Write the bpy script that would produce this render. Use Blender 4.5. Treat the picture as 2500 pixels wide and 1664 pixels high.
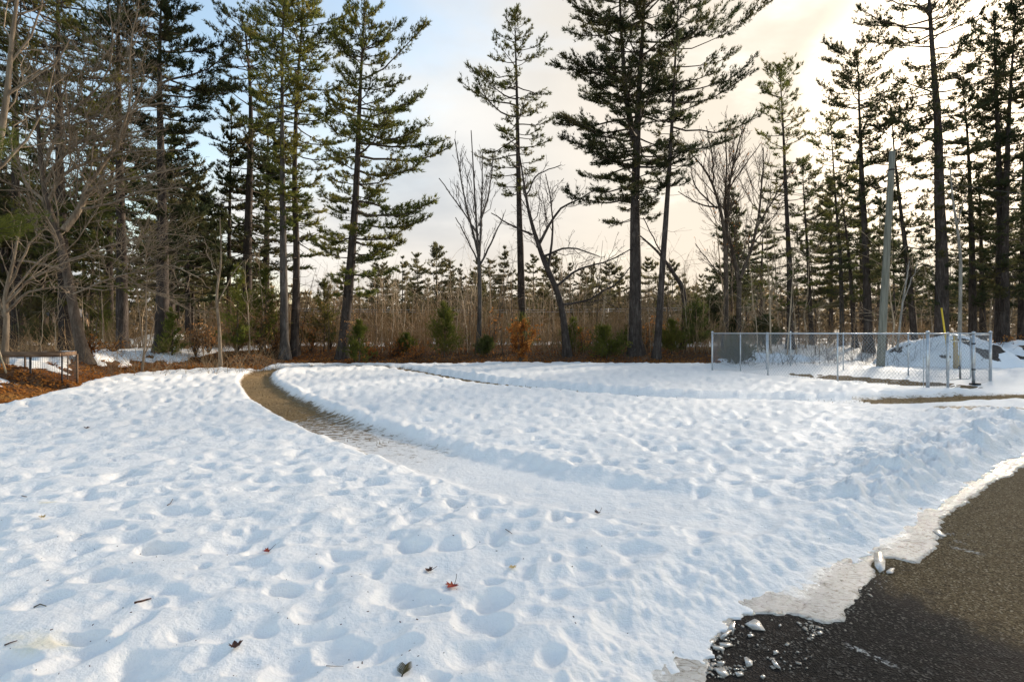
import bpy, math, random
import numpy as np

for _o in list(bpy.data.objects):
    bpy.data.objects.remove(_o, do_unlink=True)
SC = bpy.context.scene
COL = SC.collection
PI = math.pi
R = math.radians

# ------------------------------------------------------------------ camera
CAMZ = 1.5
F, CX, HZ = 1178.0, 1178.0, 764.0            # 18 mm on 36 mm, horizon line of the photograph
cam_d = bpy.data.cameras.new('camera')
cam_d.sensor_width = 36.0
cam_d.lens = 18.0
cam_d.shift_y = -20.0 / 2356.0
cam_d.clip_start = 0.05
cam_d.clip_end = 3000.0
cam = bpy.data.objects.new('camera', cam_d)
cam.location = (0, 0, CAMZ)
cam.rotation_euler = (R(90), 0, 0)
COL.objects.link(cam)
SC.camera = cam

# ------------------------------------------------------------------ sky, sun, exposure
SUN_AZ, SUN_EL = R(43), R(18)
SUN = (math.sin(SUN_AZ) * math.cos(SUN_EL), math.cos(SUN_AZ) * math.cos(SUN_EL), math.sin(SUN_EL))
W = bpy.data.worlds.new('World')
SC.world = W
W.use_nodes = True
wn, wl = W.node_tree.nodes, W.node_tree.links
wn.clear()


def wnode(t, **k):
    n = wn.new(t)
    for a, b in k.items():
        setattr(n, a, b)
    return n


def wmath(op, a, b=None, clamp=False):
    n = wn.new('ShaderNodeMath')
    n.operation = op
    n.use_clamp = clamp
    for i, v in enumerate((a, b)):
        if v is None:
            continue
        if isinstance(v, (int, float)):
            n.inputs[i].default_value = v
        else:
            wl.new(v, n.inputs[i])
    return n.outputs[0]


def wsmooth(v, lo, hi, tlo=0.0, thi=1.0):
    n = wn.new('ShaderNodeMapRange')
    n.interpolation_type = 'SMOOTHSTEP'
    wl.new(v, n.inputs[0])
    n.inputs[1].default_value = lo
    n.inputs[2].default_value = hi
    n.inputs[3].default_value = tlo
    n.inputs[4].default_value = thi
    return n.outputs[0]


def wmix(f, a, b):
    n = wn.new('ShaderNodeMix')
    n.data_type = 'RGBA'
    wl.new(f, n.inputs[0])
    for i, v in ((6, a), (7, b)):
        if isinstance(v, tuple):
            n.inputs[i].default_value = v
        else:
            wl.new(v, n.inputs[i])
    return n.outputs[2]


tc = wnode('ShaderNodeTexCoord')
sky = wnode('ShaderNodeTexSky')
sky.sky_type = 'NISHITA'
sky.sun_disc = False
sky.sun_elevation = SUN_EL
sky.sun_rotation = SUN_AZ
sky.air_density = 1.3
sky.dust_density = 1.2
sky.ozone_density = 1.2
dirv = tc.outputs['Generated']
sep = wnode('ShaderNodeSeparateXYZ')
wl.new(dirv, sep.inputs[0])


def wdot(v):
    n = wn.new('ShaderNodeVectorMath')
    n.operation = 'DOT_PRODUCT'
    wl.new(dirv, n.inputs[0])
    n.inputs[1].default_value = v
    return n.outputs['Value']


dsun = wdot(SUN)
dside = wdot((math.sin(SUN_AZ), math.cos(SUN_AZ), 0.0))
# clouds seen on a flat layer: project the direction onto a plane
zc = wmath('ADD', wmath('MAXIMUM', sep.outputs[2], 0.0), 0.22)
cx_ = wmath('DIVIDE', sep.outputs[0], zc)
cy_ = wmath('DIVIDE', sep.outputs[1], zc)
comb = wnode('ShaderNodeCombineXYZ')
comb.inputs[2].default_value = 8.1
wl.new(cx_, comb.inputs[0])
wl.new(cy_, comb.inputs[1])
nz = wnode('ShaderNodeTexNoise')
nz.inputs['Scale'].default_value = 0.9
nz.inputs['Detail'].default_value = 7.0
nz.inputs['Roughness'].default_value = 0.55
nz.inputs['Distortion'].default_value = 0.4
wl.new(comb.outputs[0], nz.inputs['Vector'])
cov = wmath('ADD', wmath('MULTIPLY', nz.outputs['Fac'], 0.9), wmath('MULTIPLY', dside, 0.06))
cov = wmath('ADD', cov, wmath('MULTIPLY', wmath('SUBTRACT', 0.35, sep.outputs[2]), 0.30))
cov = wmath('ADD', cov, wsmooth(dside, 0.25, 0.70, 0.0, 0.13))
mask = wsmooth(cov, 0.335, 0.60)
nz2 = wnode('ShaderNodeTexNoise')
nz2.inputs['Scale'].default_value = 1.6
nz2.inputs['Detail'].default_value = 6.0
wl.new(comb.outputs[0], nz2.inputs['Vector'])
shade = wsmooth(nz2.outputs['Fac'], 0.3, 0.72)
cl = wmix(shade, (2.75, 2.95, 3.15, 1), (4.35, 4.35, 4.25, 1))
warm = wsmooth(dsun, 0.62, 0.98)
cl = wmix(warm, cl, (4.5, 3.98, 3.3, 1))
core = wsmooth(dsun, 0.965, 1.0)
cl = wmix(core, cl, (16.0, 13.0, 9.5, 1))
lowh = wmath('MULTIPLY', wsmooth(sep.outputs[2], 0.30, 0.02), wsmooth(dside, -0.2, 0.8))
cl = wmix(wmath('MULTIPLY', lowh, 0.75), cl, (4.7, 4.0, 3.15, 1))
hz_ = wn.new('ShaderNodeVectorMath')
hz_.operation = 'MULTIPLY'
wl.new(sky.outputs[0], hz_.inputs[0])
hz_.inputs[1].default_value = (1.45, 1.38, 1.30)          # bright thin veil over the open blue
skyc = wmix(mask, hz_.outputs[0], cl)
bg = wnode('ShaderNodeBackground')
bg.inputs['Strength'].default_value = 0.12
wl.new(skyc, bg.inputs['Color'])
wo = wnode('ShaderNodeOutputWorld')
wl.new(bg.outputs[0], wo.inputs['Surface'])

sun_d = bpy.data.lights.new('sun', 'SUN')
sun_d.energy = 4.8
sun_d.angle = R(7)
sun_d.color = (1.0, 0.86, 0.68)
sun = bpy.data.objects.new('sun', sun_d)
from mathutils import Vector
sun.rotation_euler = Vector(SUN).to_track_quat('Z', 'Y').to_euler()
sun.location = (30, 30, 40)
COL.objects.link(sun)

SC.view_settings.view_transform = 'Standard'
SC.view_settings.look = 'None'
SC.view_settings.exposure = 0.93
SC.view_settings.gamma = 1.0
SC.view_settings.use_curve_mapping = False
SC.render.engine = 'CYCLES'
SC.cycles.max_bounces = 6
SC.cycles.diffuse_bounces = 3
SC.cycles.glossy_bounces = 2
SC.cycles.transmission_bounces = 4
SC.cycles.caustics_reflective = False
SC.cycles.caustics_refractive = False

# ------------------------------------------------------------------ noise and numeric helpers
_perm_cache = {}


def _perm(seed):
    if seed not in _perm_cache:
        r = np.random.RandomState(seed)
        p = r.permutation(512)
        a = r.uniform(0, 2 * np.pi, 512)
        _perm_cache[seed] = (np.concatenate([p, p]), np.cos(a), np.sin(a))
    return _perm_cache[seed]


def perlin(x, y, seed=0):
    p, ca, sa = _perm(seed)
    xi = np.floor(x).astype(np.int64)
    yi = np.floor(y).astype(np.int64)
    xf, yf = x - xi, y - yi
    u = xf * xf * xf * (xf * (xf * 6 - 15) + 10)
    v = yf * yf * yf * (yf * (yf * 6 - 15) + 10)

    def g(ix, iy, fx, fy):
        h = p[(p[ix & 511] + iy) & 511]
        return ca[h] * fx + sa[h] * fy
    a = g(xi, yi, xf, yf)
    b = g(xi + 1, yi, xf - 1, yf)
    c = g(xi, yi + 1, xf, yf - 1)
    d = g(xi + 1, yi + 1, xf - 1, yf - 1)
    return (a + (b - a) * u + ((c + (d - c) * u) - (a + (b - a) * u)) * v) * 1.4


def fbm(x, y, seed=0, oct=4, gain=0.5):
    s, a = 0, 1.0
    for i in range(oct):
        s = s + a * perlin(x * 2 ** i + 17.3 * i, y * 2 ** i - 9.1 * i, seed + i)
        a *= gain
    return s


def sstep(v, lo=0.0, hi=1.0):
    t = np.clip((v - lo) / (hi - lo), 0, 1)
    return t * t * (3 - 2 * t)


def dimples(x, y, cell, seed, rmin, rmax, dmin, dmax, prob=1.0, aniso=1.6, ang=0.5, spread=0.6, sharp=2.0):
    """Hollows scattered on a jittered grid, each an ellipse with its own size, turn and depth."""
    out = np.zeros_like(x)
    xi = np.floor(x / cell).astype(np.int64)
    yi = np.floor(y / cell).astype(np.int64)
    for ox in (-1, 0, 1):
        for oy in (-1, 0, 1):
            cxi, cyi = xi + ox, yi + oy
            h = (cxi * 73856093) ^ (cyi * 19349663) ^ (seed * 83492791)

            def rnd(k):
                t = (h * (2654435761 + 2 * k) + k * 97531) & 0xFFFFFFFF
                t = ((t ^ (t >> 15)) * 2246822519) & 0xFFFFFFFF
                t = ((t ^ (t >> 13)) * 3266489917) & 0xFFFFFFFF
                return ((t ^ (t >> 16)) & 0xFFFF) / 65535.0
            px = (cxi + 0.1 + 0.8 * rnd(1)) * cell
            py = (cyi + 0.1 + 0.8 * rnd(2)) * cell
            rr = rmin + (rmax - rmin) * rnd(3)
            dp = dmin + (dmax - dmin) * rnd(4) ** 2
            dp = np.where(rnd(5) < prob, dp, 0)
            an = ang + (rnd(6) - 0.5) * 2 * spread
            dx, dy = x - px, y - py
            c, s = np.cos(an), np.sin(an)
            a = (dx * c + dy * s) / (rr * aniso)
            b = (-dx * s + dy * c) / rr
            q = np.clip(1 - (a * a + b * b), 0, 1)
            out -= dp * q ** sharp
    return out


def seg_dist(px, py, poly):
    """Distance to a polyline, the position along it (0..1) and the side (+1 left of travel)."""
    P = np.asarray(poly, float)
    best = np.full(px.shape, 1e9)
    tt = np.zeros(px.shape)
    side = np.ones(px.shape)
    L = np.concatenate([[0], np.cumsum(np.hypot(*(P[1:] - P[:-1]).T))])
    for i in range(len(P) - 1):
        ax, ay = P[i]
        bx, by = P[i + 1]
        dx, dy = bx - ax, by - ay
        l2 = dx * dx + dy * dy
        t = np.clip(((px - ax) * dx + (py - ay) * dy) / l2, 0, 1)
        qx, qy = px - (ax + t * dx), py - (ay + t * dy)
        d = np.hypot(qx, qy)
        m = d < best
        best = np.where(m, d, best)
        tt = np.where(m, (L[i] + t * (L[i + 1] - L[i])) / L[-1], tt)
        side = np.where(m, np.sign(dx * qy - dy * qx), side)
    return best, tt, side


def catmull(pts, n):
    P = np.asarray(pts, float)
    P = np.vstack([2 * P[0] - P[1], P, 2 * P[-1] - P[-2]])
    out = []
    m = len(P) - 3
    for k in np.linspace(0, m - 1e-6, n):
        i = int(k)
        t = k - i
        p0, p1, p2, p3 = P[i:i + 4]
        out.append(0.5 * ((2 * p1) + (-p0 + p2) * t + (2 * p0 - 5 * p1 + 4 * p2 - p3) * t * t
                          + (-p0 + 3 * p1 - 3 * p2 + p3) * t ** 3))
    return np.array(out)


def pt(u, v, d):
    """World point that shows at photo position (u, v) when it stands d metres away."""
    return np.array([(u - CX) / F * d, d, CAMZ - (v - HZ) / F * d])


def gp(u, v, z):
    """World x, y where the sight line of photo position (u, v) meets height z."""
    d = F * (CAMZ - z) / (v - HZ)
    return ((u - CX) / F * d, d)


K25 = 2356.0 / 2500.0


def gs_(us, vs, z):
    return gp(us * K25, vs * K25, z)


# ------------------------------------------------------------------ mesh helpers
def mk_mesh(name, V, Fc, smooth=False, mats=(), midx=None):
    V = np.ascontiguousarray(V, dtype=np.float32)
    me = bpy.data.meshes.new(name)
    me.vertices.add(len(V))
    me.vertices.foreach_set('co', V.ravel())
    if isinstance(Fc, np.ndarray):
        Fc = [Fc]
    Fc = [np.asarray(f, dtype=np.int32) for f in Fc if len(f)]
    tot = np.concatenate([np.full(len(f), f.shape[1], dtype=np.int32) for f in Fc])
    idx = np.concatenate([f.ravel() for f in Fc])
    me.loops.add(len(idx))
    me.loops.foreach_set('vertex_index', idx)
    me.polygons.add(len(tot))
    start = np.concatenate([[0], np.cumsum(tot)[:-1]]).astype(np.int32)
    me.polygons.foreach_set('loop_start', start)
    me.polygons.foreach_set('loop_total', tot)
    if smooth:
        me.polygons.foreach_set('use_smooth', np.ones(len(tot), dtype=bool))
    for m in mats:
        me.materials.append(m)
    if midx is not None:
        me.polygons.foreach_set('material_index', np.asarray(midx, dtype=np.int32))
    me.update(calc_edges=True)
    return me


class Geo:
    """Collects vertices and faces (3s and 4s), each with a material slot."""

    def __init__(self):
        self.v, self.t, self.q, self.tm, self.qm, self.n = [], [], [], [], [], 0

    def add(self, V, Fc, m=0):
        V = np.asarray(V, float).reshape(-1, 3)
        Fc = np.asarray(Fc, np.int64)
        if len(Fc) == 0:
            return
        self.v.append(V)
        if Fc.shape[1] == 3:
            self.t.append(Fc + self.n)
            self.tm.append(np.full(len(Fc), m))
        else:
            self.q.append(Fc + self.n)
            self.qm.append(np.full(len(Fc), m))
        self.n += len(V)

    def box(self, c, s, rz=0.0, m=0, rx=0.0):
        x, y, z = np.array(s) / 2
        V = np.array([[sx * x, sy * y, sz * z] for sx in (-1, 1) for sy in (-1, 1) for sz in (-1, 1)])
        if rx:
            cc, ss = math.cos(rx), math.sin(rx)
            V = V @ np.array([[1, 0, 0], [0, cc, ss], [0, -ss, cc]])
        cc, ss = math.cos(rz), math.sin(rz)
        V = V @ np.array([[cc, ss, 0], [-ss, cc, 0], [0, 0, 1]])
        self.add(V + np.array(c), [[0, 1, 3, 2], [4, 6, 7, 5], [0, 4, 5, 1], [2, 3, 7, 6], [0, 2, 6, 4], [1, 5, 7, 3]], m)

    def tube(self, P, rad, S=8, m=0, cap=True):
        P = np.asarray(P, float)
        rad = np.broadcast_to(np.asarray(rad, float), (len(P),))
        V, Q = tubes(P[None], rad[None], S)
        n0 = self.n
        self.add(V, Q, m)
        if cap and len(P) > 1:
            k = (len(P) - 1) * S
            self.add([P[0], P[-1]], np.zeros((0, 3)), m)
            self.v.append(np.array([P[0], P[-1]]))
            a = np.arange(S)
            b = (a + 1) % S
            self.t.append(np.stack([b + n0, a + n0, np.full(S, self.n)], 1))
            self.t.append(np.stack([a + n0 + k, b + n0 + k, np.full(S, self.n + 1)], 1))
            self.tm += [np.full(S, m), np.full(S, m)]
            self.n += 2

    def obj(self, name, mats, parent=None, smooth=False, loc=None):
        V = np.concatenate(self.v)
        if loc is not None:
            V = V - np.asarray(loc)
        Fs, mi = [], []
        if self.t:
            Fs.append(np.concatenate(self.t))
            mi.append(np.concatenate(self.tm))
        if self.q:
            Fs.append(np.concatenate(self.q))
            mi.append(np.concatenate(self.qm))
        if not isinstance(mats, (list, tuple)):
            mats = [mats]
        me = mk_mesh(name, V, Fs, smooth, mats, np.concatenate(mi))
        o = bpy.data.objects.new(name, me)
        COL.objects.link(o)
        if parent is not None:
            o.parent = parent
        elif loc is not None:
            o.location = loc
        return o


def tubes(P, Rd, S):
    """N tubes of K points and S sides at once."""
    P = np.asarray(P, float)
    N, K, _ = P.shape
    T = np.gradient(P, axis=1) if K > 2 else np.repeat(P[:, 1:] - P[:, :1], 2, axis=1)
    T /= np.maximum(np.linalg.norm(T, axis=2, keepdims=True), 1e-9)
    ov = P[:, -1] - P[:, 0]
    ov /= np.maximum(np.linalg.norm(ov, axis=1, keepdims=True), 1e-9)
    ref = np.where(np.abs(ov[:, 2:3]) > 0.8, np.array([[1.0, 0.13, 0]]), np.array([[0.0, 0.1, 1.0]]))
    ref = np.repeat(ref[:, None], K, axis=1)
    A = np.cross(T, ref)
    A /= np.maximum(np.linalg.norm(A, axis=2, keepdims=True), 1e-9)
    B = np.cross(T, A)
    th = np.arange(S) / S * 2 * np.pi
    ring = A[:, :, None] * np.cos(th)[None, None, :, None] + B[:, :, None] * np.sin(th)[None, None, :, None]
    V = P[:, :, None] + ring * np.asarray(Rd)[:, :, None, None]
    base = (np.arange(N) * K * S)[:, None, None]
    k = (np.arange(K - 1) * S)[None, :, None]
    a = np.arange(S)[None, None]
    b = (np.arange(S)[None, None] + 1) % S
    Q = np.stack([base + k + a, base + k + b, base + k + S + b, base + k + S + a], -1).reshape(-1, 4)
    return V.reshape(-1, 3), Q


def empty(name, loc, label=None, cat=None, group=None, rz=0.0):
    o = bpy.data.objects.new(name, None)
    o.empty_display_size = 0.2
    o.location = loc
    o.rotation_euler = (0, 0, rz)
    COL.objects.link(o)
    tag(o, label, cat, group)
    return o


def tag(o, label=None, cat=None, group=None, kind=None):
    if label:
        o['label'] = label
    if cat:
        o['category'] = cat
    if group:
        o['group'] = group
    if kind:
        o['kind'] = kind
    return o


def copy_tree(o, parent=None):
    c = o.copy()
    COL.objects.link(c)
    if parent is not None:
        c.parent = parent
    for ch in [k for k in bpy.data.objects if k.parent == o]:
        copy_tree(ch, c)
    return c


# ------------------------------------------------------------------ materials
def mat(name):
    m = bpy.data.materials.new(name)
    m.use_nodes = True
    nt = m.node_tree
    b = nt.nodes['Principled BSDF']
    return m, nt.nodes, nt.links, b


def n_noise(ns, ls, vec, scale, detail=4, rough=0.55, dist=0.0):
    n = ns.new('ShaderNodeTexNoise')
    n.inputs['Scale'].default_value = scale
    n.inputs['Detail'].default_value = detail
    n.inputs['Roughness'].default_value = rough
    n.inputs['Distortion'].default_value = dist
    if vec is not None:
        ls.new(vec, n.inputs['Vector'])
    return n.outputs['Fac']


def n_ramp(ns, ls, fac, stops):
    n = ns.new('ShaderNodeValToRGB')
    cr = n.color_ramp
    while len(cr.elements) < len(stops):
        cr.elements.new(0.5)
    for e, (p, c) in zip(cr.elements, stops):
        e.position = p
        e.color = (c[0], c[1], c[2], 1)
    ls.new(fac, n.inputs[0])
    return n.outputs[0]


def n_map(ns, ls, vec, scale=(1, 1, 1)):
    n = ns.new('ShaderNodeMapping')
    n.inputs['Scale'].default_value = scale
    ls.new(vec, n.inputs['Vector'])
    return n.outputs[0]


def n_bump(ns, ls, h, strength, dist, b, prev=None):
    n = ns.new('ShaderNodeBump')
    n.inputs['Strength'].default_value = strength
    n.inputs['Distance'].default_value = dist
    ls.new(h, n.inputs['Height'])
    if prev is not None:
        ls.new(prev, n.inputs['Normal'])
    if b is not None:
        ls.new(n.outputs[0], b.inputs['Normal'])
    return n.outputs[0]


def n_mix(ns, ls, f, a, b):
    n = ns.new('ShaderNodeMix')
    n.data_type = 'RGBA'
    if isinstance(f, float):
        n.inputs[0].default_value = f
    else:
        ls.new(f, n.inputs[0])
    for i, v in ((6, a), (7, b)):
        if isinstance(v, tuple):
            n.inputs[i].default_value = (v[0], v[1], v[2], 1)
        else:
            ls.new(v, n.inputs[i])
    return n.outputs[2]


def n_range(ns, ls, v, lo, hi, a=0.0, b=1.0):
    n = ns.new('ShaderNodeMapRange')
    n.interpolation_type = 'SMOOTHSTEP'
    ls.new(v, n.inputs[0])
    n.inputs[1].default_value = lo
    n.inputs[2].default_value = hi
    n.inputs[3].default_value = a
    n.inputs[4].default_value = b
    return n.outputs[0]


def n_math(ns, ls, op, a, b):
    n = ns.new('ShaderNodeMath')
    n.operation = op
    for i, v in enumerate((a, b)):
        if isinstance(v, (int, float)):
            n.inputs[i].default_value = v
        else:
            ls.new(v, n.inputs[i])
    return n.outputs[0]


def geo_pos(ns):
    return ns.new('ShaderNodeNewGeometry').outputs['Position']


def obj_rand(ns):
    return ns.new('ShaderNodeObjectInfo').outputs['Random']


M = {}


def simple(key, stops, scale, rough=0.9, bump=0.0, bscale=None, stretch=(1, 1, 1), spec=0.2, metal=0.0, detail=5, bdist=0.02):
    m, ns, ls, b = mat(key)
    v = n_map(ns, ls, geo_pos(ns), stretch)
    f = n_noise(ns, ls, v, scale, detail, 0.6)
    ls.new(n_ramp(ns, ls, f, stops), b.inputs['Base Color'])
    b.inputs['Roughness'].default_value = rough
    b.inputs['Specular IOR Level'].default_value = spec
    b.inputs['Metallic'].default_value = metal
    if bump:
        h = n_noise(ns, ls, v, bscale or scale, 6, 0.65)
        n_bump(ns, ls, h, bump, bdist, b)
    M[key] = m
    return m


# bark of the pines, darker or greyer from tree to tree
def bark(key, c0, c1, c2, sc=9.0):
    m, ns, ls, b = mat(key)
    v = n_map(ns, ls, geo_pos(ns), (1, 1, 0.22))
    f = n_noise(ns, ls, v, sc, 8, 0.7, 0.6)
    v2 = n_noise(ns, ls, geo_pos(ns), 1.2, 3, 0.5)
    col = n_ramp(ns, ls, f, [(0.30, c0), (0.52, c1), (0.72, c2)])
    lich = n_range(ns, ls, n_noise(ns, ls, geo_pos(ns), 5.0, 6, 0.7), 0.60, 0.72, 0.0, 0.45)
    col = n_mix(ns, ls, lich, col, (0.22, 0.23, 0.20))
    col = n_mix(ns, ls, n_range(ns, ls, v2, 0.35, 0.7, 0.0, 0.5), col, (c0[0] * .8, c0[1] * .8, c0[2] * .8))
    ls.new(col, b.inputs['Base Color'])
    b.inputs['Roughness'].default_value = 0.95
    b.inputs['Specular IOR Level'].default_value = 0.1
    n_bump(ns, ls, f, 0.9, 0.05, b)
    M[key] = m


bark('pine_bark', (0.026, 0.021, 0.019), (0.075, 0.060, 0.052), (0.16, 0.135, 0.12))
bark('grey_bark', (0.04, 0.036, 0.032), (0.115, 0.10, 0.09), (0.23, 0.21, 0.19))
bark('tan_bark', (0.11, 0.082, 0.058), (0.29, 0.225, 0.16), (0.43, 0.35, 0.26))
bark('brown_bark', (0.05, 0.038, 0.03), (0.13, 0.10, 0.077), (0.24, 0.19, 0.15))
bark('birch_bark', (0.16, 0.14, 0.12), (0.36, 0.33, 0.29), (0.55, 0.52, 0.47), 14)


def needles(key, dark, mid, warm, tr=0.35):
    m, ns, ls, b = mat(key)
    pos = geo_pos(ns)
    f = n_noise(ns, ls, pos, 0.55, 4, 0.6)
    f2 = n_noise(ns, ls, pos, 6.0, 2, 0.5)
    fac = n_math(ns, ls, 'ADD', n_math(ns, ls, 'MULTIPLY', f, 0.7), n_math(ns, ls, 'MULTIPLY', f2, 0.3))
    col = n_ramp(ns, ls, fac, [(0.36, dark), (0.50, mid), (0.64, warm)])
    hs = ns.new('ShaderNodeHueSaturation')
    ls.new(n_range(ns, ls, obj_rand(ns), 0, 1, 0.75, 1.25), hs.inputs['Value'])
    ls.new(col, hs.inputs['Color'])
    ns.remove(b)
    df = ns.new('ShaderNodeBsdfDiffuse')
    tl = ns.new('ShaderNodeBsdfTranslucent')
    mx = ns.new('ShaderNodeMixShader')
    mx.inputs[0].default_value = tr
    ls.new(hs.outputs[0], df.inputs[0])
    ls.new(hs.outputs[0], tl.inputs[0])
    ls.new(df.outputs[0], mx.inputs[1])
    ls.new(tl.outputs[0], mx.inputs[2])
    ls.new(mx.outputs[0], ns['Material Output'].inputs[0])
    M[key] = m


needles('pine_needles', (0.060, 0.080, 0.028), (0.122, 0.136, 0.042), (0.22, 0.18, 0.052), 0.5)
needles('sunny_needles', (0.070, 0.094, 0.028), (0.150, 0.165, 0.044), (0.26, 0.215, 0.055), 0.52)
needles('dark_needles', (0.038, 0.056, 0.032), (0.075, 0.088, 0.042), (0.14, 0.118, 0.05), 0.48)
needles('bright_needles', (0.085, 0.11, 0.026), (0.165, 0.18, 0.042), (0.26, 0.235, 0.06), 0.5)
needles('far_needles', (0.085, 0.088, 0.045), (0.135, 0.125, 0.06), (0.21, 0.17, 0.085), 0.45)
needles('oak_leaves', (0.22, 0.080, 0.022), (0.44, 0.18, 0.048), (0.60, 0.31, 0.10), 0.5)
needles('beech_leaves', (0.26, 0.12, 0.04), (0.42, 0.22, 0.09), (0.58, 0.36, 0.17), 0.4)

simple('twig', [(0.3, (0.055, 0.042, 0.032)), (0.7, (0.13, 0.10, 0.075))], 4, 0.95)
simple('sapling_stem', [(0.3, (0.26, 0.19, 0.125)), (0.55, (0.44, 0.34, 0.235)), (0.75, (0.60, 0.50, 0.38))], 3.0, 0.9)
simple('brush', [(0.3, (0.18, 0.12, 0.062)), (0.6, (0.35, 0.235, 0.13)), (0.75, (0.47, 0.34, 0.20))], 2.0, 0.95)
simple('galvanised', [(0.3, (0.42, 0.44, 0.46)), (0.7, (0.66, 0.68, 0.70))], 12, 0.38, metal=0.75, spec=0.5)
simple('wire_metal', [(0.3, (0.36, 0.38, 0.40)), (0.7, (0.52, 0.54, 0.56))], 12, 0.45, metal=0.6, spec=0.5)
simple('pole_wood', [(0.3, (0.13, 0.125, 0.10)), (0.55, (0.22, 0.215, 0.175)), (0.75, (0.31, 0.29, 0.24))], 16, 0.9, 0.5, 20, (1, 1, 0.06))
simple('board_wood', [(0.3, (0.07, 0.042, 0.026)), (0.55, (0.16, 0.10, 0.062)), (0.75, (0.27, 0.18, 0.115))], 9, 0.85, 0.4, 14, (0.2, 1, 1))
simple('pale_wood', [(0.3, (0.30, 0.22, 0.13)), (0.7, (0.48, 0.38, 0.25))], 14, 0.85, 0.3, 14, (1, 1, 0.1))
simple('black_metal', [(0.3, (0.012, 0.012, 0.014)), (0.7, (0.03, 0.03, 0.035))], 14, 0.5)
simple('dark_wire', [(0.3, (0.05, 0.05, 0.05)), (0.7, (0.12, 0.115, 0.11))], 14, 0.5, metal=0.5)
simple('yellow_plastic', [(0.3, (0.66, 0.43, 0.02)), (0.7, (0.78, 0.54, 0.04))], 6, 0.45, spec=0.4)
simple('red_leaf', [(0.35, (0.16, 0.012, 0.014)), (0.55, (0.34, 0.035, 0.022)), (0.7, (0.42, 0.15, 0.05))], 40, 0.6)
simple('brown_leaf', [(0.35, (0.035, 0.016, 0.013)), (0.6, (0.12, 0.055, 0.038)), (0.75, (0.26, 0.15, 0.09))], 40, 0.7)
simple('tan_leaf', [(0.35, (0.50, 0.33, 0.12)), (0.7, (0.66, 0.50, 0.26))], 40, 0.7)
simple('sprig', [(0.35, (0.055, 0.05, 0.022)), (0.7, (0.13, 0.105, 0.045))], 40, 0.7)
simple('house_white', [(0.3, (0.66, 0.67, 0.68)), (0.7, (0.78, 0.79, 0.80))], 2, 0.7)
simple('house_tan', [(0.3, (0.30, 0.19, 0.11)), (0.7, (0.42, 0.28, 0.17))], 2, 0.8)
simple('roof_grey', [(0.3, (0.10, 0.10, 0.11)), (0.7, (0.18, 0.18, 0.19))], 3, 0.9)
simple('glass_dark', [(0.3, (0.02, 0.025, 0.03)), (0.7, (0.05, 0.055, 0.06))], 1, 0.1, spec=0.6)
simple('rock', [(0.35, (0.018, 0.016, 0.015)), (0.55, (0.055, 0.050, 0.046)), (0.75, (0.13, 0.115, 0.10))], 3, 0.95, 0.9, 6, bdist=0.1)


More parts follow.
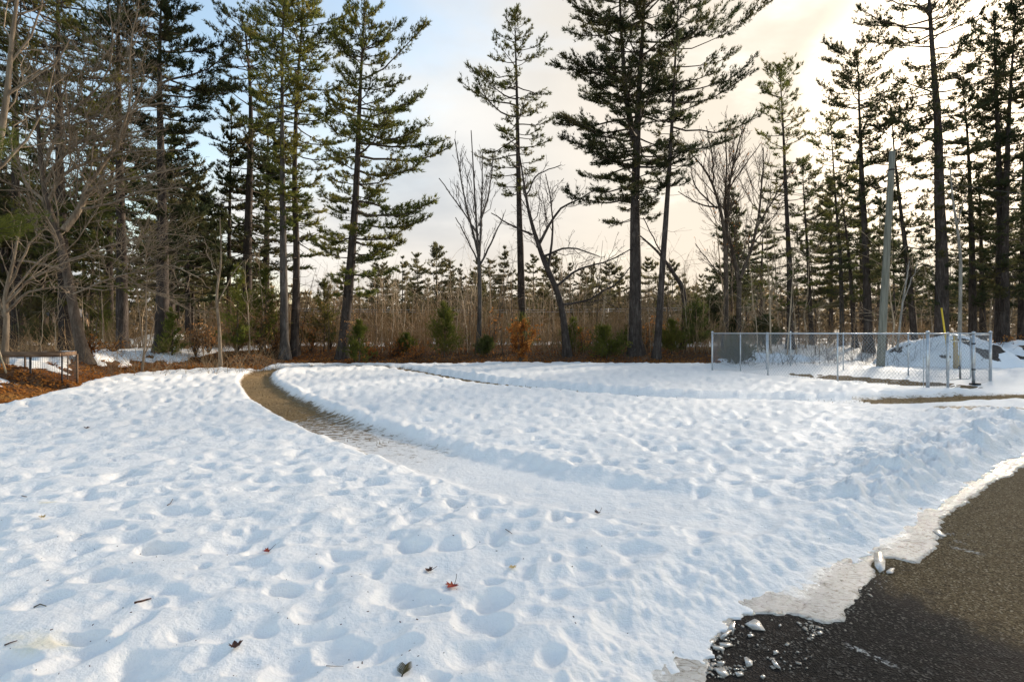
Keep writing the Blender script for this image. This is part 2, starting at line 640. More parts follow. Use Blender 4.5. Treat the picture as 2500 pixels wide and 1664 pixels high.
def make_snow():
    m, ns, ls, b = mat('snow')
    pos = geo_pos(ns)
    f = n_noise(ns, ls, pos, 1.1, 4, 0.55)
    col = n_ramp(ns, ls, f, [(0.3, (0.86, 0.845, 0.825)), (0.7, (0.90, 0.885, 0.865))])
    # specks of bark and grit
    f3 = n_noise(ns, ls, pos, 46.0, 2, 0.5)
    f4 = n_noise(ns, ls, pos, 2.2, 3, 0.5)
    sp = n_math(ns, ls, 'MULTIPLY', n_range(ns, ls, f3, 0.745, 0.79), n_range(ns, ls, f4, 0.45, 0.65))
    col = n_mix(ns, ls, n_math(ns, ls, 'MULTIPLY', sp, 0.75), col, (0.16, 0.12, 0.09))
    at = ns.new('ShaderNodeAttribute')
    at.attribute_name = 'dirt'
    dn_ = n_noise(ns, ls, n_map(ns, ls, pos, (1, 1.7, 1)), 6.5, 9, 0.74, 0.6)
    dk_ = n_range(ns, ls, n_math(ns, ls, 'ADD', dn_, n_math(ns, ls, 'MULTIPLY', at.outputs['Fac'], 0.55)), 0.70, 0.84)
    dk_ = n_math(ns, ls, 'MULTIPLY', dk_, n_range(ns, ls, at.outputs['Fac'], 0.02, 0.2))
    gr_ = n_ramp(ns, ls, n_noise(ns, ls, pos, 16.0, 7, 0.75), [(0.32, (0.07, 0.047, 0.027)), (0.50, (0.20, 0.135, 0.07)), (0.70, (0.38, 0.29, 0.17))])
    slush = n_mix(ns, ls, n_range(ns, ls, at.outputs['Fac'], 0.1, 0.5, 0.0, 0.55), col, (0.62, 0.57, 0.52))
    col = n_mix(ns, ls, dk_, slush, gr_)
    # two yellow stains with ragged outlines
    for (sx, sy), rad, c in (((gp(105, 1478, 0)), 0.23, (0.80, 0.68, 0.36)), ((gp(112, 1160, 0)), 0.12, (0.80, 0.70, 0.42))):
        vm = ns.new('ShaderNodeVectorMath')
        vm.operation = 'SUBTRACT'
        ls.new(pos, vm.inputs[0])
        vm.inputs[1].default_value = (sx, sy, 0)
        mp = n_map(ns, ls, vm.outputs[0], (1.0, 2.2, 0.0))
        ln = ns.new('ShaderNodeVectorMath')
        ln.operation = 'LENGTH'
        ls.new(mp, ln.inputs[0])
        nn = n_noise(ns, ls, pos, 9.0, 4, 0.6)
        q = n_math(ns, ls, 'ADD', ln.outputs['Value'], n_math(ns, ls, 'MULTIPLY', nn, rad * 1.6))
        st = n_range(ns, ls, q, rad * 1.75, rad * 0.9, 0.0, 0.45)
        col = n_mix(ns, ls, st, col, c)
    ls.new(col, b.inputs['Base Color'])
    b.inputs['Roughness'].default_value = 0.62
    b.inputs['Specular IOR Level'].default_value = 0.25
    h1 = n_noise(ns, ls, pos, 22.0, 5, 0.6)
    p = n_bump(ns, ls, h1, 0.55, 0.025, None)
    h2 = n_noise(ns, ls, pos, 120.0, 3, 0.6)
    n_bump(ns, ls, h2, 0.35, 0.008, b, p)
    M['snow'] = m
    # mound snow: dirt shows where it has melted through
    m2, ns, ls, b = mat('mound_snow')
    pos = geo_pos(ns)
    at = ns.new('ShaderNodeAttribute')
    at.attribute_name = 'dirt'
    f = n_noise(ns, ls, pos, 3.0, 6, 0.65)
    k = n_range(ns, ls, n_math(ns, ls, 'ADD', at.outputs['Fac'], n_math(ns, ls, 'MULTIPLY', f, 0.7)), 0.80, 0.90)
    dirt = n_ramp(ns, ls, n_noise(ns, ls, pos, 9.0, 5, 0.7), [(0.35, (0.02, 0.017, 0.015)), (0.6, (0.07, 0.058, 0.05)), (0.8, (0.20, 0.18, 0.16))])
    ls.new(n_mix(ns, ls, k, (0.82, 0.84, 0.87), dirt), b.inputs['Base Color'])
    b.inputs['Roughness'].default_value = 0.75
    b.inputs['Specular IOR Level'].default_value = 0.2
    n_bump(ns, ls, n_noise(ns, ls, pos, 8.0, 6, 0.7), 0.6, 0.06, b)
    M['mound_snow'] = m2


make_snow()


def make_ground():
    m, ns, ls, b = mat('forest_ground')
    pos = geo_pos(ns)
    f = n_noise(ns, ls, pos, 7.0, 7, 0.72)
    litter = n_ramp(ns, ls, f, [(0.30, (0.030, 0.017, 0.011)), (0.50, (0.10, 0.052, 0.028)), (0.70, (0.21, 0.12, 0.062))])
    f2 = n_noise(ns, ls, n_map(ns, ls, pos, (3.0, 1.0, 1.0)), 12.0, 7, 0.75)
    grass = n_ramp(ns, ls, f2, [(0.32, (0.050, 0.034, 0.018)), (0.52, (0.15, 0.105, 0.055)), (0.70, (0.30, 0.22, 0.12))])
    at = ns.new('ShaderNodeAttribute')
    at.attribute_name = 'litter'
    ls.new(n_mix(ns, ls, at.outputs['Fac'], grass, litter), b.inputs['Base Color'])
    b.inputs['Roughness'].default_value = 0.95
    b.inputs['Specular IOR Level'].default_value = 0.1
    n_bump(ns, ls, f, 0.9, 0.05, b)
    M['ground'] = m

    m, ns, ls, b = mat('path_grass')
    pos = geo_pos(ns)
    v = n_map(ns, ls, pos, (1.0, 1.6, 1.0))
    f = n_noise(ns, ls, v, 14.0, 8, 0.75, 0.8)
    col = n_ramp(ns, ls, f, [(0.30, (0.075, 0.045, 0.022)), (0.47, (0.25, 0.16, 0.075)), (0.60, (0.38, 0.26, 0.125)), (0.75, (0.52, 0.41, 0.25))])
    ic = n_noise(ns, ls, n_map(ns, ls, pos, (1, 1.7, 1)), 5.0, 9, 0.74, 0.6)
    col = n_mix(ns, ls, n_range(ns, ls, ic, 0.60, 0.68, 0.0, 0.8), col, (0.55, 0.51, 0.47))
    ls.new(col, b.inputs['Base Color'])
    b.inputs['Roughness'].default_value = 0.9
    b.inputs['Specular IOR Level'].default_value = 0.15
    n_bump(ns, ls, f, 1.0, 0.05, b)
    M['path'] = m

    # asphalt: aggregate, sunlit brown at right, shaded dark near the ice, painted into the colour
    m, ns, ls, b = mat('asphalt')
    pos = geo_pos(ns)
    vor = ns.new('ShaderNodeTexVoronoi')
    vor.inputs['Scale'].default_value = 105.0
    ls.new(pos, vor.inputs['Vector'])
    sepc = ns.new('ShaderNodeSeparateColor')
    ls.new(vor.outputs['Color'], sepc.inputs[0])
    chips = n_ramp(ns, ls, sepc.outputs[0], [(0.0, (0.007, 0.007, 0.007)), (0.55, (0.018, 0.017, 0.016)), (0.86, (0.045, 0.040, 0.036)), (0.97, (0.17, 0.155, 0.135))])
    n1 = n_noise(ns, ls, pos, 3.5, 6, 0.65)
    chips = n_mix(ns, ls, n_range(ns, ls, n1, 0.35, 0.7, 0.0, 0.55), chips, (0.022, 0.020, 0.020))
    lit_brown = n_ramp(ns, ls, sepc.outputs[0], [(0.0, (0.060, 0.042, 0.023)), (0.5, (0.145, 0.103, 0.055)), (0.9, (0.25, 0.185, 0.105)), (0.98, (0.40, 0.33, 0.23))])
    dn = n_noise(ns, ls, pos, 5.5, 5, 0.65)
    lit_brown = n_mix(ns, ls, n_range(ns, ls, dn, 0.55, 0.75, 0.0, 0.6), lit_brown, (0.05, 0.042, 0.032))
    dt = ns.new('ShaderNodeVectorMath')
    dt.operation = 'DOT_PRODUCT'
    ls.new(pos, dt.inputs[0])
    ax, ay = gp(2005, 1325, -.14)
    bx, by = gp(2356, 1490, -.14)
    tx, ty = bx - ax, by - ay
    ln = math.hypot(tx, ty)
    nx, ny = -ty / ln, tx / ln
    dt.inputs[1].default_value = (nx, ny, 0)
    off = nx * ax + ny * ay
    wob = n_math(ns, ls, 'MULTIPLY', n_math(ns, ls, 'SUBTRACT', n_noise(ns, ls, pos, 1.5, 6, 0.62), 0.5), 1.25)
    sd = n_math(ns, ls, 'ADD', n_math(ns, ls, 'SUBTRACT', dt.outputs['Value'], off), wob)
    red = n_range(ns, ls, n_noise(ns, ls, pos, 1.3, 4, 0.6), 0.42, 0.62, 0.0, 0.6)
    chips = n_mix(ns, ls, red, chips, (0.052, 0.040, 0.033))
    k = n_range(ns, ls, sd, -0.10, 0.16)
    col = n_mix(ns, ls, k, chips, lit_brown)
    # scuffed remains of a painted line
    for (p0, p1, wdt, amt) in (((1950, 1483), (2062, 1532), 0.028, 0.8), ((2190, 1258), (2262, 1275), 0.035, 0.7), ((2200, 1243), (2222, 1252), 0.03, 0.6)):
        a0, b0 = gp(*p0, -.14), gp(*p1, -.14)
        vm = ns.new('ShaderNodeVectorMath')
        vm.operation = 'SUBTRACT'
        ls.new(pos, vm.inputs[0])
        vm.inputs[1].default_value = (a0[0], a0[1], 0)
        L = math.hypot(b0[0] - a0[0], b0[1] - a0[1])
        tx, ty = (b0[0] - a0[0]) / L, (b0[1] - a0[1]) / L

        def dotn(vv):
            d = ns.new('ShaderNodeVectorMath')
            d.operation = 'DOT_PRODUCT'
            ls.new(vm.outputs[0], d.inputs[0])
            d.inputs[1].default_value = vv
            return d.outputs['Value']
        al, ac = dotn((tx, ty, 0)), dotn((-ty, tx, 0))
        inside = n_math(ns, ls, 'MULTIPLY', n_range(ns, ls, al, -0.03, 0.03), n_range(ns, ls, al, L + 0.03, L - 0.05))
        ab = n_math(ns, ls, 'ABSOLUTE', ac, 0)
        inside = n_math(ns, ls, 'MULTIPLY', inside, n_range(ns, ls, ab, wdt, wdt * 0.6))
        brk = n_range(ns, ls, n_noise(ns, ls, pos, 45, 4, 0.7), 0.47, 0.56, 0.0, amt)
        col = n_mix(ns, ls, n_math(ns, ls, 'MULTIPLY', inside, brk), col, (0.62, 0.61, 0.58))
    ls.new(col, b.inputs['Base Color'])
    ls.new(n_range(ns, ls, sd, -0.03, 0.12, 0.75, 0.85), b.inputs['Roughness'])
    b.inputs['Specular IOR Level'].default_value = 0.06
    p = n_bump(ns, ls, vor.outputs['Distance'], 0.9, 0.012, None)
    n_bump(ns, ls, n_noise(ns, ls, pos, 30, 5, 0.6), 0.5, 0.02, b, p)
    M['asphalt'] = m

    m, ns, ls, b = mat('ice')
    pos = geo_pos(ns)
    v = n_map(ns, ls, pos, (1.0, 1.5, 1.0))
    f = n_noise(ns, ls, v, 13.0, 8, 0.72, 2.2)
    col = n_ramp(ns, ls, f, [(0.33, (0.19, 0.15, 0.11)), (0.41, (0.52, 0.45, 0.36)), (0.50, (0.80, 0.725, 0.63)), (0.68, (0.93, 0.89, 0.83))])
    fa = ns.new('ShaderNodeAttribute')
    fa.attribute_name = 'frost'
    fr_ = n_range(ns, ls, n_math(ns, ls, 'ADD', n_math(ns, ls, 'MULTIPLY', fa.outputs['Fac'], 0.8), n_math(ns, ls, 'MULTIPLY', n_noise(ns, ls, pos, 24.0, 6, 0.7), 0.7)), 0.45, 0.98)
    col = n_mix(ns, ls, fr_, col, (0.86, 0.845, 0.82))
    ls.new(col, b.inputs['Base Color'])
    ls.new(n_range(ns, ls, fr_, 0.0, 1.0, 0.14, 0.5), b.inputs['Roughness'])
    ls.new(n_range(ns, ls, fr_, 0.0, 0.7, 0.28, 0.0), b.inputs['Transmission Weight'])
    b.inputs['IOR'].default_value = 1.31
    b.inputs['Specular IOR Level'].default_value = 0.6
    p = n_bump(ns, ls, f, 0.45, 0.02, None)
    n_bump(ns, ls, n_noise(ns, ls, pos, 60, 4, 0.6), 0.3, 0.01, b, p)
    M['ice'] = m
    m, ns, ls, b = mat('ice_chip')
    pos = geo_pos(ns)
    f = n_noise(ns, ls, pos, 25.0, 4, 0.6)
    ls.new(n_ramp(ns, ls, f, [(0.3, (0.38, 0.33, 0.275)), (0.7, (0.64, 0.585, 0.51))]), b.inputs['Base Color'])
    b.inputs['Roughness'].default_value = 0.2
    b.inputs['Specular IOR Level'].default_value = 0.6
    b.inputs['Transmission Weight'].default_value = 0.3
    n_bump(ns, ls, f, 0.3, 0.01, b)
    M['ice_chip'] = m


make_ground()

# ------------------------------------------------------------------ terrain functions
EU = np.array([-4000, -600, 0, 100, 195, 260, 330, 420, 500, 540, 600, 640, 800, 1000, 1200, 1420, 1640, 1800, 2050, 2400, 3000, 9000.])
EV = np.array([1000, 975, 918, 899, 874, 858, 851, 845, 839, 845, 843, 832, 831, 832, 829, 831, 832, 827, 826, 830, 838, 850.])
FZ = -0.14          # bare ground of the field; the snow on it reaches about z = 0


def edge_dist(x, y):
    u = CX + F * x / np.maximum(y, 0.5)
    u = np.where(y > 0.5, u, np.where(x > 0, 9000, -4000))
    v = np.interp(u, EU, EV)
    return F * 1.5 / (v - HZ), u


def ground_z(x, y):
    x = np.asarray(x, float)
    y = np.asarray(y, float)
    de, u = edge_dist(x, y)
    s = y - de
    z = FZ + 0.66 * sstep(s, -0.6, 5.5)
    z = z + 0.12 * perlin(x * 0.12, y * 0.12, 5) * sstep(s, 1, 8)
    # a bank of earth under the open snow behind the left trunks
    z = z + 0.9 * np.exp(-((x + 27) / 2.2) ** 2 - ((y - 40) / 2.5) ** 2)
    return z


# trodden path: near stretch, bend, far stretch back to the right
path_src = [(2230, 1318), (2100, 1300), (1900, 1286), (1650, 1268), (1450, 1232), (1300, 1205), (1150, 1160), (1011, 1118), (890, 1074),
            (770, 1030), (690, 990), (640, 955), (622, 925), (660, 904), (763, 896), (877, 894), (960, 898), (1040, 911), (1126, 926),
            (1202, 937), (1300, 946), (1480, 962), (1660, 973), (1890, 978), (2050, 981), (2200, 976), (2350, 970), (2520, 966), (2750, 962)]
PATH = np.array([gs_(u, v, FZ + 0.02) for u, v in path_src])
PATH = catmull(PATH, 110)
_pl = np.concatenate([[0], np.cumsum(np.hypot(*(PATH[1:] - PATH[:-1]).T))])
_pl /= _pl[-1]


def path_t(us, vs):
    x, y = gs_(us, vs, FZ + 0.02)
    return float(_pl[np.argmin(np.hypot(PATH[:, 0] - x, PATH[:, 1] - y))])


PT_T = [0.0, path_t(1300, 1205), path_t(1011, 1118), path_t(890, 1074), path_t(770, 1030), path_t(690, 990), path_t(640, 955), path_t(763, 896), path_t(1040, 911),
        path_t(1202, 937), path_t(1300, 946), path_t(1480, 962), path_t(1890, 978), path_t(2100, 980), path_t(2200, 976), path_t(2350, 970), 1.0]
PT_D = [0.09, 0.06, 0.03, 0.014, 0.006, -0.02, -0.05, -0.05, -0.04, -0.03, -0.01, 0.015, 0.03, 0.012, -0.02, -0.025, -0.03]

rim_src = [(1728, 1664), (1732, 1598), (1756, 1551), (1787, 1520), (1846, 1500), (1924, 1500), (1965, 1516), (2002, 1526), (2065, 1518), (2065, 1481),
           (2104, 1457), (2112, 1422), (2143, 1402), (2120, 1371), (2163, 1363), (2249, 1375), (2272, 1355), (2296, 1324), (2292, 1293), (2316, 1261),
           (2339, 1238), (2394, 1203), (2433, 1171), (2472, 1160), (2500, 1140)]
snow_src = [(1640, 1664), (1697, 1588), (1787, 1500), (1924, 1432), (2041, 1378), (2139, 1340), (2218, 1288), (2276, 1238), (2355, 1188), (2433, 1133), (2500, 1102)]
RIM = np.array([gs_(u, v, FZ) for u, v in rim_src])
SNE = np.array([gs_(u, v, FZ + 0.04) for u, v in snow_src])
for _i in range(len(SNE)):
    _k = int(np.argmin(np.hypot(*(RIM - SNE[_i]).T)))
    SNE[_i] += 0.10 * (RIM[_k] - SNE[_i])
RIM = np.vstack([RIM[0] + (RIM[0] - RIM[1]) * 0 + np.array([-0.35, -2.2]), RIM[0] + np.array([-0.05, -0.5]), RIM, RIM[-1] + np.array([2.0, 1.7]), RIM[-1] + np.array([8, 6.0])])
SNE = np.vstack([SNE[0] + np.array([-0.4, -2.2]), SNE[0] + np.array([-0.1, -0.5]), SNE, SNE[-1] + np.array([2.0, 1.7]), SNE[-1] + np.array([8, 6.0])])

# worn ground inside the pen, and the thawed patch to the right of it
PEN_C, PEN_D = np.array([12.15, 17.6]), np.array([0.475, -0.88])


def snow_depth(x, y, want_dirt=False):
    de, u = edge_dist(x, y)
    d = np.maximum(y, 0.01)
    s = de - y
    n_lo = perlin(x * 0.8, y * 0.8, 11)
    n_mid = perlin(x * 2.3, y * 2.3, 12)
    n_hi = perlin(x * 6.0, y * 6.0, 13)
    # ---- even snow and its ragged edge under the trees
    e = sstep(s, -0.5, 0.9)
    D = 0.15 * e - 0.07 * (1 - e)
    tr = np.exp(-((s - 0.3) / 1.1) ** 2)
    D = D + tr * (0.035 * n_lo + 0.055 * n_mid + 0.035 * n_hi)
    # snow carries on among the brush on the right, in patches elsewhere
    right = sstep(u, 1655, 1720)
    D = np.where(s < 0.6, np.maximum(D, -0.07 + right * (0.15 - 0.10 * np.clip(n_lo + 0.5 * n_mid, -1, 1) - 0.20 * sstep(-s, 9, 20))), D)
    f0 = 8 - 7.8 * sstep(u, 700, 380)
    far = sstep(-s - f0, 0, 4) * sstep(-s, 62, 40)
    pn = perlin(x * 0.10, y * 0.055, 21) + 0.35 * perlin(x * 0.35, y * 0.25, 22)
    D = np.where(s < 0, np.maximum(D, -0.08 + far * 0.22 * sstep(pn + sstep(u, 700, 380) * sstep(-s, 7, 3) * (0.8 * n_lo + 0.8 * n_mid - 0.05), -0.12, 0.22) + 0.03 * n_mid * far), D)
    # left: leaf litter shows through the snow near the bed
    lf = sstep(u, 120, 50) * sstep(s, 3.2, 0.3) * sstep(s, -3, -1)
    D = D - lf * 0.20 * sstep(n_lo * 0.5 + n_mid * 0.6 + n_hi * 0.3, 0.12, 0.34)
    # islands of litter at the edge
    isl = tr * sstep(n_lo + 0.3 * n_mid, 0.18, 0.42)
    D = D - 0.10 * isl * sstep(u, 100, 200) * sstep(u, 1500, 1300)
    # ---- relief of old tracks and melt hollows
    inside = sstep(s, 0.2, 2.0)
    near = sstep(u, 1250, 950)
    rel = 0.030 * perlin(x * 0.45, y * 0.45, 31) + 0.016 * perlin(x * 1.25, y * 1.25, 32) + 0.0045 * perlin(x * 4.2, y * 4.2, 33)
    ca, sa = math.cos(R(48)), math.sin(R(48))
    al, ac = x * ca + y * sa, -x * sa + y * ca
    w1 = 0.25 * perlin(x * 0.9, y * 0.9, 35)
    tr_ = 0.55 + 0.45 * sstep(perlin(x * 0.22, y * 0.22, 36), -0.3, 0.4)
    rel = rel + tr_ * (0.034 * perlin(al * 1.7 + w1, ac * 3.1 + w1, 37) + 0.019 * perlin(al * 3.6 - w1, ac * 6.2, 38) - 0.016 * np.abs(perlin(al * 2.6, ac * 4.4 + w1, 39)))
    rel = rel + 0.0045 * perlin(x * 11, y * 11, 40)
    wx, wy = x + 0.05 * perlin(x * 3, y * 3, 41), y + 0.05 * perlin(x * 3, y * 3, 42)
    rel = rel + dimples(wx, wy, 0.31, 7, 0.07, 0.14, 0.022, 0.060, 0.88, 1.4, 0.55, 0.6, 1.0)
    rel = rel + dimples(wx, wy, 0.19, 8, 0.04, 0.075, 0.012, 0.034, 0.70, 1.4, 0.5, 0.9, 0.95)
    # boot prints, some in lines
    rel = rel + dimples(wx, wy, 0.62, 9, 0.055, 0.075, 0.025, 0.075, 0.55, 2.1, 0.7, 1.5, 0.7)
    rel = rel + dimples(wx + 0.31, wy + 0.17, 0.9, 10, 0.06, 0.09, 0.03, 0.085, 0.30, 1.8, 0.9, 1.2, 0.8)
    # ---- ploughed lumps along the asphalt
    sdist, st_, sside = seg_dist(x, y, SNE)
    sd = sdist * np.where(sside > 0, 1, -1)            # > 0 on the snow side
    lump = sstep(sd, 2.8, 0.4) * sstep(sd, -0.1, 0.3) * sstep(u, 1700, 2100)
    bil = np.abs(perlin(x * 2.6, y * 2.6, 51)) + 0.65 * np.abs(perlin(x * 6.5, y * 6.5, 52)) + 0.4 * np.abs(perlin(x * 13, y * 13, 53))
    rel = rel + lump * (0.15 * bil - 0.045) + 0.07 * lump * sstep(perlin(x * 1.1, y * 1.1, 54), -0.1, 0.6)
    lip = np.exp(-((sd - 0.55) / 0.4) ** 2)
    D = D + 0.02 * lip * sstep(u, 1600, 2000)
    D = D + inside * rel
    # ---- the path
    pd, ptt, ps = seg_dist(x, y, PATH)
    wob = 0.05 * perlin(x * 2.2, y * 2.2, 61) + 0.03 * perlin(x * 6, y * 6, 62)
    right_bank0 = (ps < 0) & (ptt < 0.55)
    hw = np.interp(ptt, [0, 0.15, 0.3, 0.42, 0.6, 1.0], [0.46, 0.40, 0.36, 0.34, 0.30, 0.36])
    q = pd + wob - hw
    pdep = np.interp(ptt, PT_T, PT_D)
    patch = 0.7 * perlin(x * 4.5, y * 5.5, 63) + 0.8 * perlin(x * 9, y * 14, 64) + 0.4 * perlin(x * 20, y * 26, 65)
    pdep = pdep + (0.004 + 0.012 * sstep(ptt, PT_T[13] - 0.03, PT_T[13])) * patch + 0.012 * n_lo
    k = np.where(right_bank0, sstep(q, -0.08, 0.34), sstep(q, -0.08, 0.20))
    fade = np.interp(ptt, [0, 0.04, 0.10, 0.2], [0.2, 0.75, 0.9, 1.0])
    k = 1 - (1 - k) * fade
    bank = np.exp(-((q - 0.30) / 0.20) ** 2)
    right_bank = (ps < 0)
    rear = sstep(ptt, 0.50, 0.60)
    bk_r = (1 - rear) * (0.022 + 0.07 * (bil - 0.30)) - rear * 0.03
    bk_l = (1 - rear) * 0.0 + rear * (0.06 + 0.05 * bil)
    D = D + bank * np.where(right_bank, bk_r, bk_l) * sstep(s, 0.5, 3) * np.interp(ptt, [0, .05, .5, .75, 1], [0.2, 0.8, 1, .9, .4])
    thin = sstep(ptt, PT_T[13] - 0.04, PT_T[13] + 0.01) * (ps < 0) * sstep(pd, 2.4, 0.3)
    D = D * (1 - 0.75 * thin)
    D = pdep * (1 - k) + D * k
    # ---- bare ground in the pen and at the thawed patch
    rx, ry = x - PEN_C[0], y - PEN_C[1]
    a = rx * PEN_D[0] + ry * PEN_D[1]
    b = rx * PEN_D[1] * -1 + ry * PEN_D[0]
    pe = (a / 3.1) ** 2 + ((b - 0.25) / 1.15) ** 2
    D = np.where(pe < 6, D * (1 - 0.85 * sstep(pe, 7, 2.0)), D)
    strk = perlin(x * 1.3, y * 3.0, 71) + 0.6 * perlin(x * 4, y * 8, 72)
    D = D * sstep(pe + 0.45 * strk, 0.55, 1.25) + (1 - sstep(pe + 0.45 * strk, 0.55, 1.25)) * (-0.022 + 0.022 * strk)
    tx, ty = gs_(2400, 1000, FZ)
    pe = ((x - tx) / 1.05) ** 2 + ((y - ty) / 0.6) ** 2
    D = D * (1 - 0.8 * sstep(pe, 5, 1.0))
    m_ = sstep(pe + 0.5 * strk, 0.4, 1.2)
    D = D * m_ + (1 - m_) * (0.006 + 0.022 * strk)
    # ---- ends at the asphalt
    sdj = sd + 0.06 * n_mid + 0.06 * n_hi + 0.04 * perlin(x * 14, y * 14, 14) + 0.02 * perlin(x * 30, y * 30, 15)
    steep = np.interp(u, [1500, 1900, 2200, 2400], [0.8, 0.75, 0.45, 0.28])
    g = sstep(sdj, 0.0, 1.0 * steep)
    D = np.where(sdj > 0, np.minimum(D, 0.010 + 0.034 * sstep(sdj, 0.03, 0.40) + D * g), -0.05)
    D = np.where((y < 1.0) & (sd < 0.1), -0.05, D)
    if want_dirt:
        pat = np.interp(ptt, [PT_T[1], PT_T[2], PT_T[3], PT_T[4], PT_T[5], 0.5, 0.6], [0, 0.30, 0.42, 0.58, 0.85, 0.9, 0.3])
        pat = np.where(ptt > PT_T[13], 0.55, np.where(ptt > 0.6, 0.0, pat))
        return D, np.clip(np.maximum(np.clip(1.25 * (1 - k), 0, 1) * pat, 0.62 * np.clip(1.4 * (1 - m_), 0, 1)), 0, 1)
    return D


def surf_z(x, y):
    x = np.atleast_1d(np.asarray(x, float))
    y = np.atleast_1d(np.asarray(y, float))
    return float(np.maximum(ground_z(x, y), ground_z(x, y) + snow_depth(x, y))[0])


def on_snow(u, v):
    """Point where a sight line meets the snow surface."""
    ds = np.linspace(1.6, 60, 4000)
    x = (u - CX) / F * ds
    z = CAMZ - (v - HZ) / F * ds
    h = ground_z(x, ds) + np.maximum(snow_depth(x, ds), 0)
    i = int(np.argmax(z <= h))
    return np.array([x[i], ds[i], h[i]])


# ------------------------------------------------------------------ ground, snow, path, asphalt, ice
def polar_grid(a0, a1, na, r, ymax=None):
    a = np.linspace(a0, a1, na)
    A, Rr = np.meshgrid(a, r)
    X, Y = np.sin(A) * Rr, np.cos(A) * Rr
    i = np.arange(len(r) - 1)[:, None] * na + np.arange(na - 1)[None]
    Q = np.stack([i, i + 1, i + na + 1, i + na], -1).reshape(-1, 4)
    return X.ravel(), Y.ravel(), Q


r = np.concatenate([[0.0], np.geomspace(0.8, 60, 140), np.geomspace(64, 1500, 24)])
x, y, Q = polar_grid(-PI, PI, 289, r)
g0 = ground_z(x, y) - 0.006
_sd, _t, _s = seg_dist(x, y, RIM)
g0 = np.where((_s < 0) & (y < 9), g0 - 0.03, g0)
g0 = np.where(np.hypot(x, y) < 0.5, FZ - 0.03, g0)
me = mk_mesh('ground', np.stack([x, y, g0], 1), Q[:, ::-1], True, [M['ground']])
de, u_ = edge_dist(x, y)
att = me.attributes.new('litter', 'FLOAT', 'POINT')
att.data.foreach_set('value', sstep(y - de + 0.8 * perlin(x, y, 3), -3.0, -1.0).astype(np.float32))
o = bpy.data.objects.new('ground', me)
COL.objects.link(o)
tag(o, 'brown leaf covered forest floor under the trees', kind='structure')

# snow sheet
NA = 520
ang = np.linspace(R(-58), R(60), NA)
rr = np.concatenate([1 / np.linspace(1 / 1.35, 1 / 34.0, 470), np.geomspace(34.6, 110, 50)])
A, RR = np.meshgrid(ang, rr)
x, y = (np.tan(A) * RR).ravel(), RR.ravel()
D, dirt_ = snow_depth(x, y, True)
z = ground_z(x, y) + np.maximum(D, -0.06)
i = np.arange(len(rr) - 1)[:, None] * NA + np.arange(NA - 1)[None]
Q = np.stack([i, i + 1, i + NA + 1, i + NA], -1).reshape(-1, 4)
Q = Q[(D[Q] > -0.045).any(1)]
used = np.unique(Q)
re_ = np.full(len(x), -1)
re_[used] = np.arange(len(used))
me = mk_mesh('snow_field', np.stack([x, y, z], 1)[used], re_[Q], True, [M['snow']])
at_ = me.attributes.new('dirt', 'FLOAT', 'POINT')
at_.data.foreach_set('value', dirt_[used].astype(np.float32))
o = bpy.data.objects.new('snow_field', me)
COL.objects.link(o)
tag(o, 'trampled white snow covering the field', kind='structure')


# path ribbon of flattened brown grass
def ribbon(name, poly, hw, zoff, m, nw=9):
    P = catmull(poly, 360)
    T = np.gradient(P, axis=0)
    T /= np.linalg.norm(T, axis=1, keepdims=True)
    Nn = np.stack([-T[:, 1], T[:, 0]], 1)
    off = np.linspace(-hw, hw, nw)
    X = P[:, None, 0] + Nn[:, None, 0] * off[None]
    Y = P[:, None, 1] + Nn[:, None, 1] * off[None]
    Z = ground_z(X, Y) + zoff + 0.012 * perlin(X * 9, Y * 9, 3)
    i = np.arange(len(P) - 1)[:, None] * nw + np.arange(nw - 1)[None]
    Q = np.stack([i, i + 1, i + nw + 1, i + nw], -1).reshape(-1, 4)
    me = mk_mesh(name, np.stack([X, Y, Z], -1).reshape(-1, 3), Q[:, ::-1], True, [m])
    o = bpy.data.objects.new(name, me)
    COL.objects.link(o)
    return o


o = ribbon('path', PATH[14:], 0.62, 0.004, M['path'])
tag(o, 'trodden path of flattened brown grass curving through the snow', kind='structure')
# short dead grass standing on the path
rng = np.random.RandomState(5)
G = Geo()
k = rng.randint(30, len(PATH) - 1, 5000)
bx = PATH[k] + rng.normal(0, 0.22, (5000, 2))
bz = ground_z(bx[:, 0], bx[:, 1])
dirs = np.stack([rng.normal(0, 1, 5000), rng.normal(0, 1, 5000), rng.uniform(0.1, 0.7, 5000)], 1)
dirs /= np.linalg.norm(dirs, axis=1, keepdims=True)
ln = rng.uniform(0.04, 0.11, 5000)[:, None]
p0 = np.stack([bx[:, 0], bx[:, 1], bz], 1)
sd_ = np.cross(dirs, [0, 0, 1.0])
sd_ /= np.linalg.norm(sd_, axis=1, keepdims=True)
V = np.stack([p0 - sd_ * 0.006, p0 + sd_ * 0.006, p0 + dirs * ln], 1).reshape(-1, 3)
G.add(V, np.arange(15000).reshape(-1, 3))
simple('straw', [(0.3, (0.14, 0.085, 0.04)), (0.55, (0.32, 0.21, 0.10)), (0.75, (0.50, 0.38, 0.21))], 8, 0.9)
tag(G.obj('dead_grass', M['straw']), 'short brown dead grass on the bare path', kind='stuff')

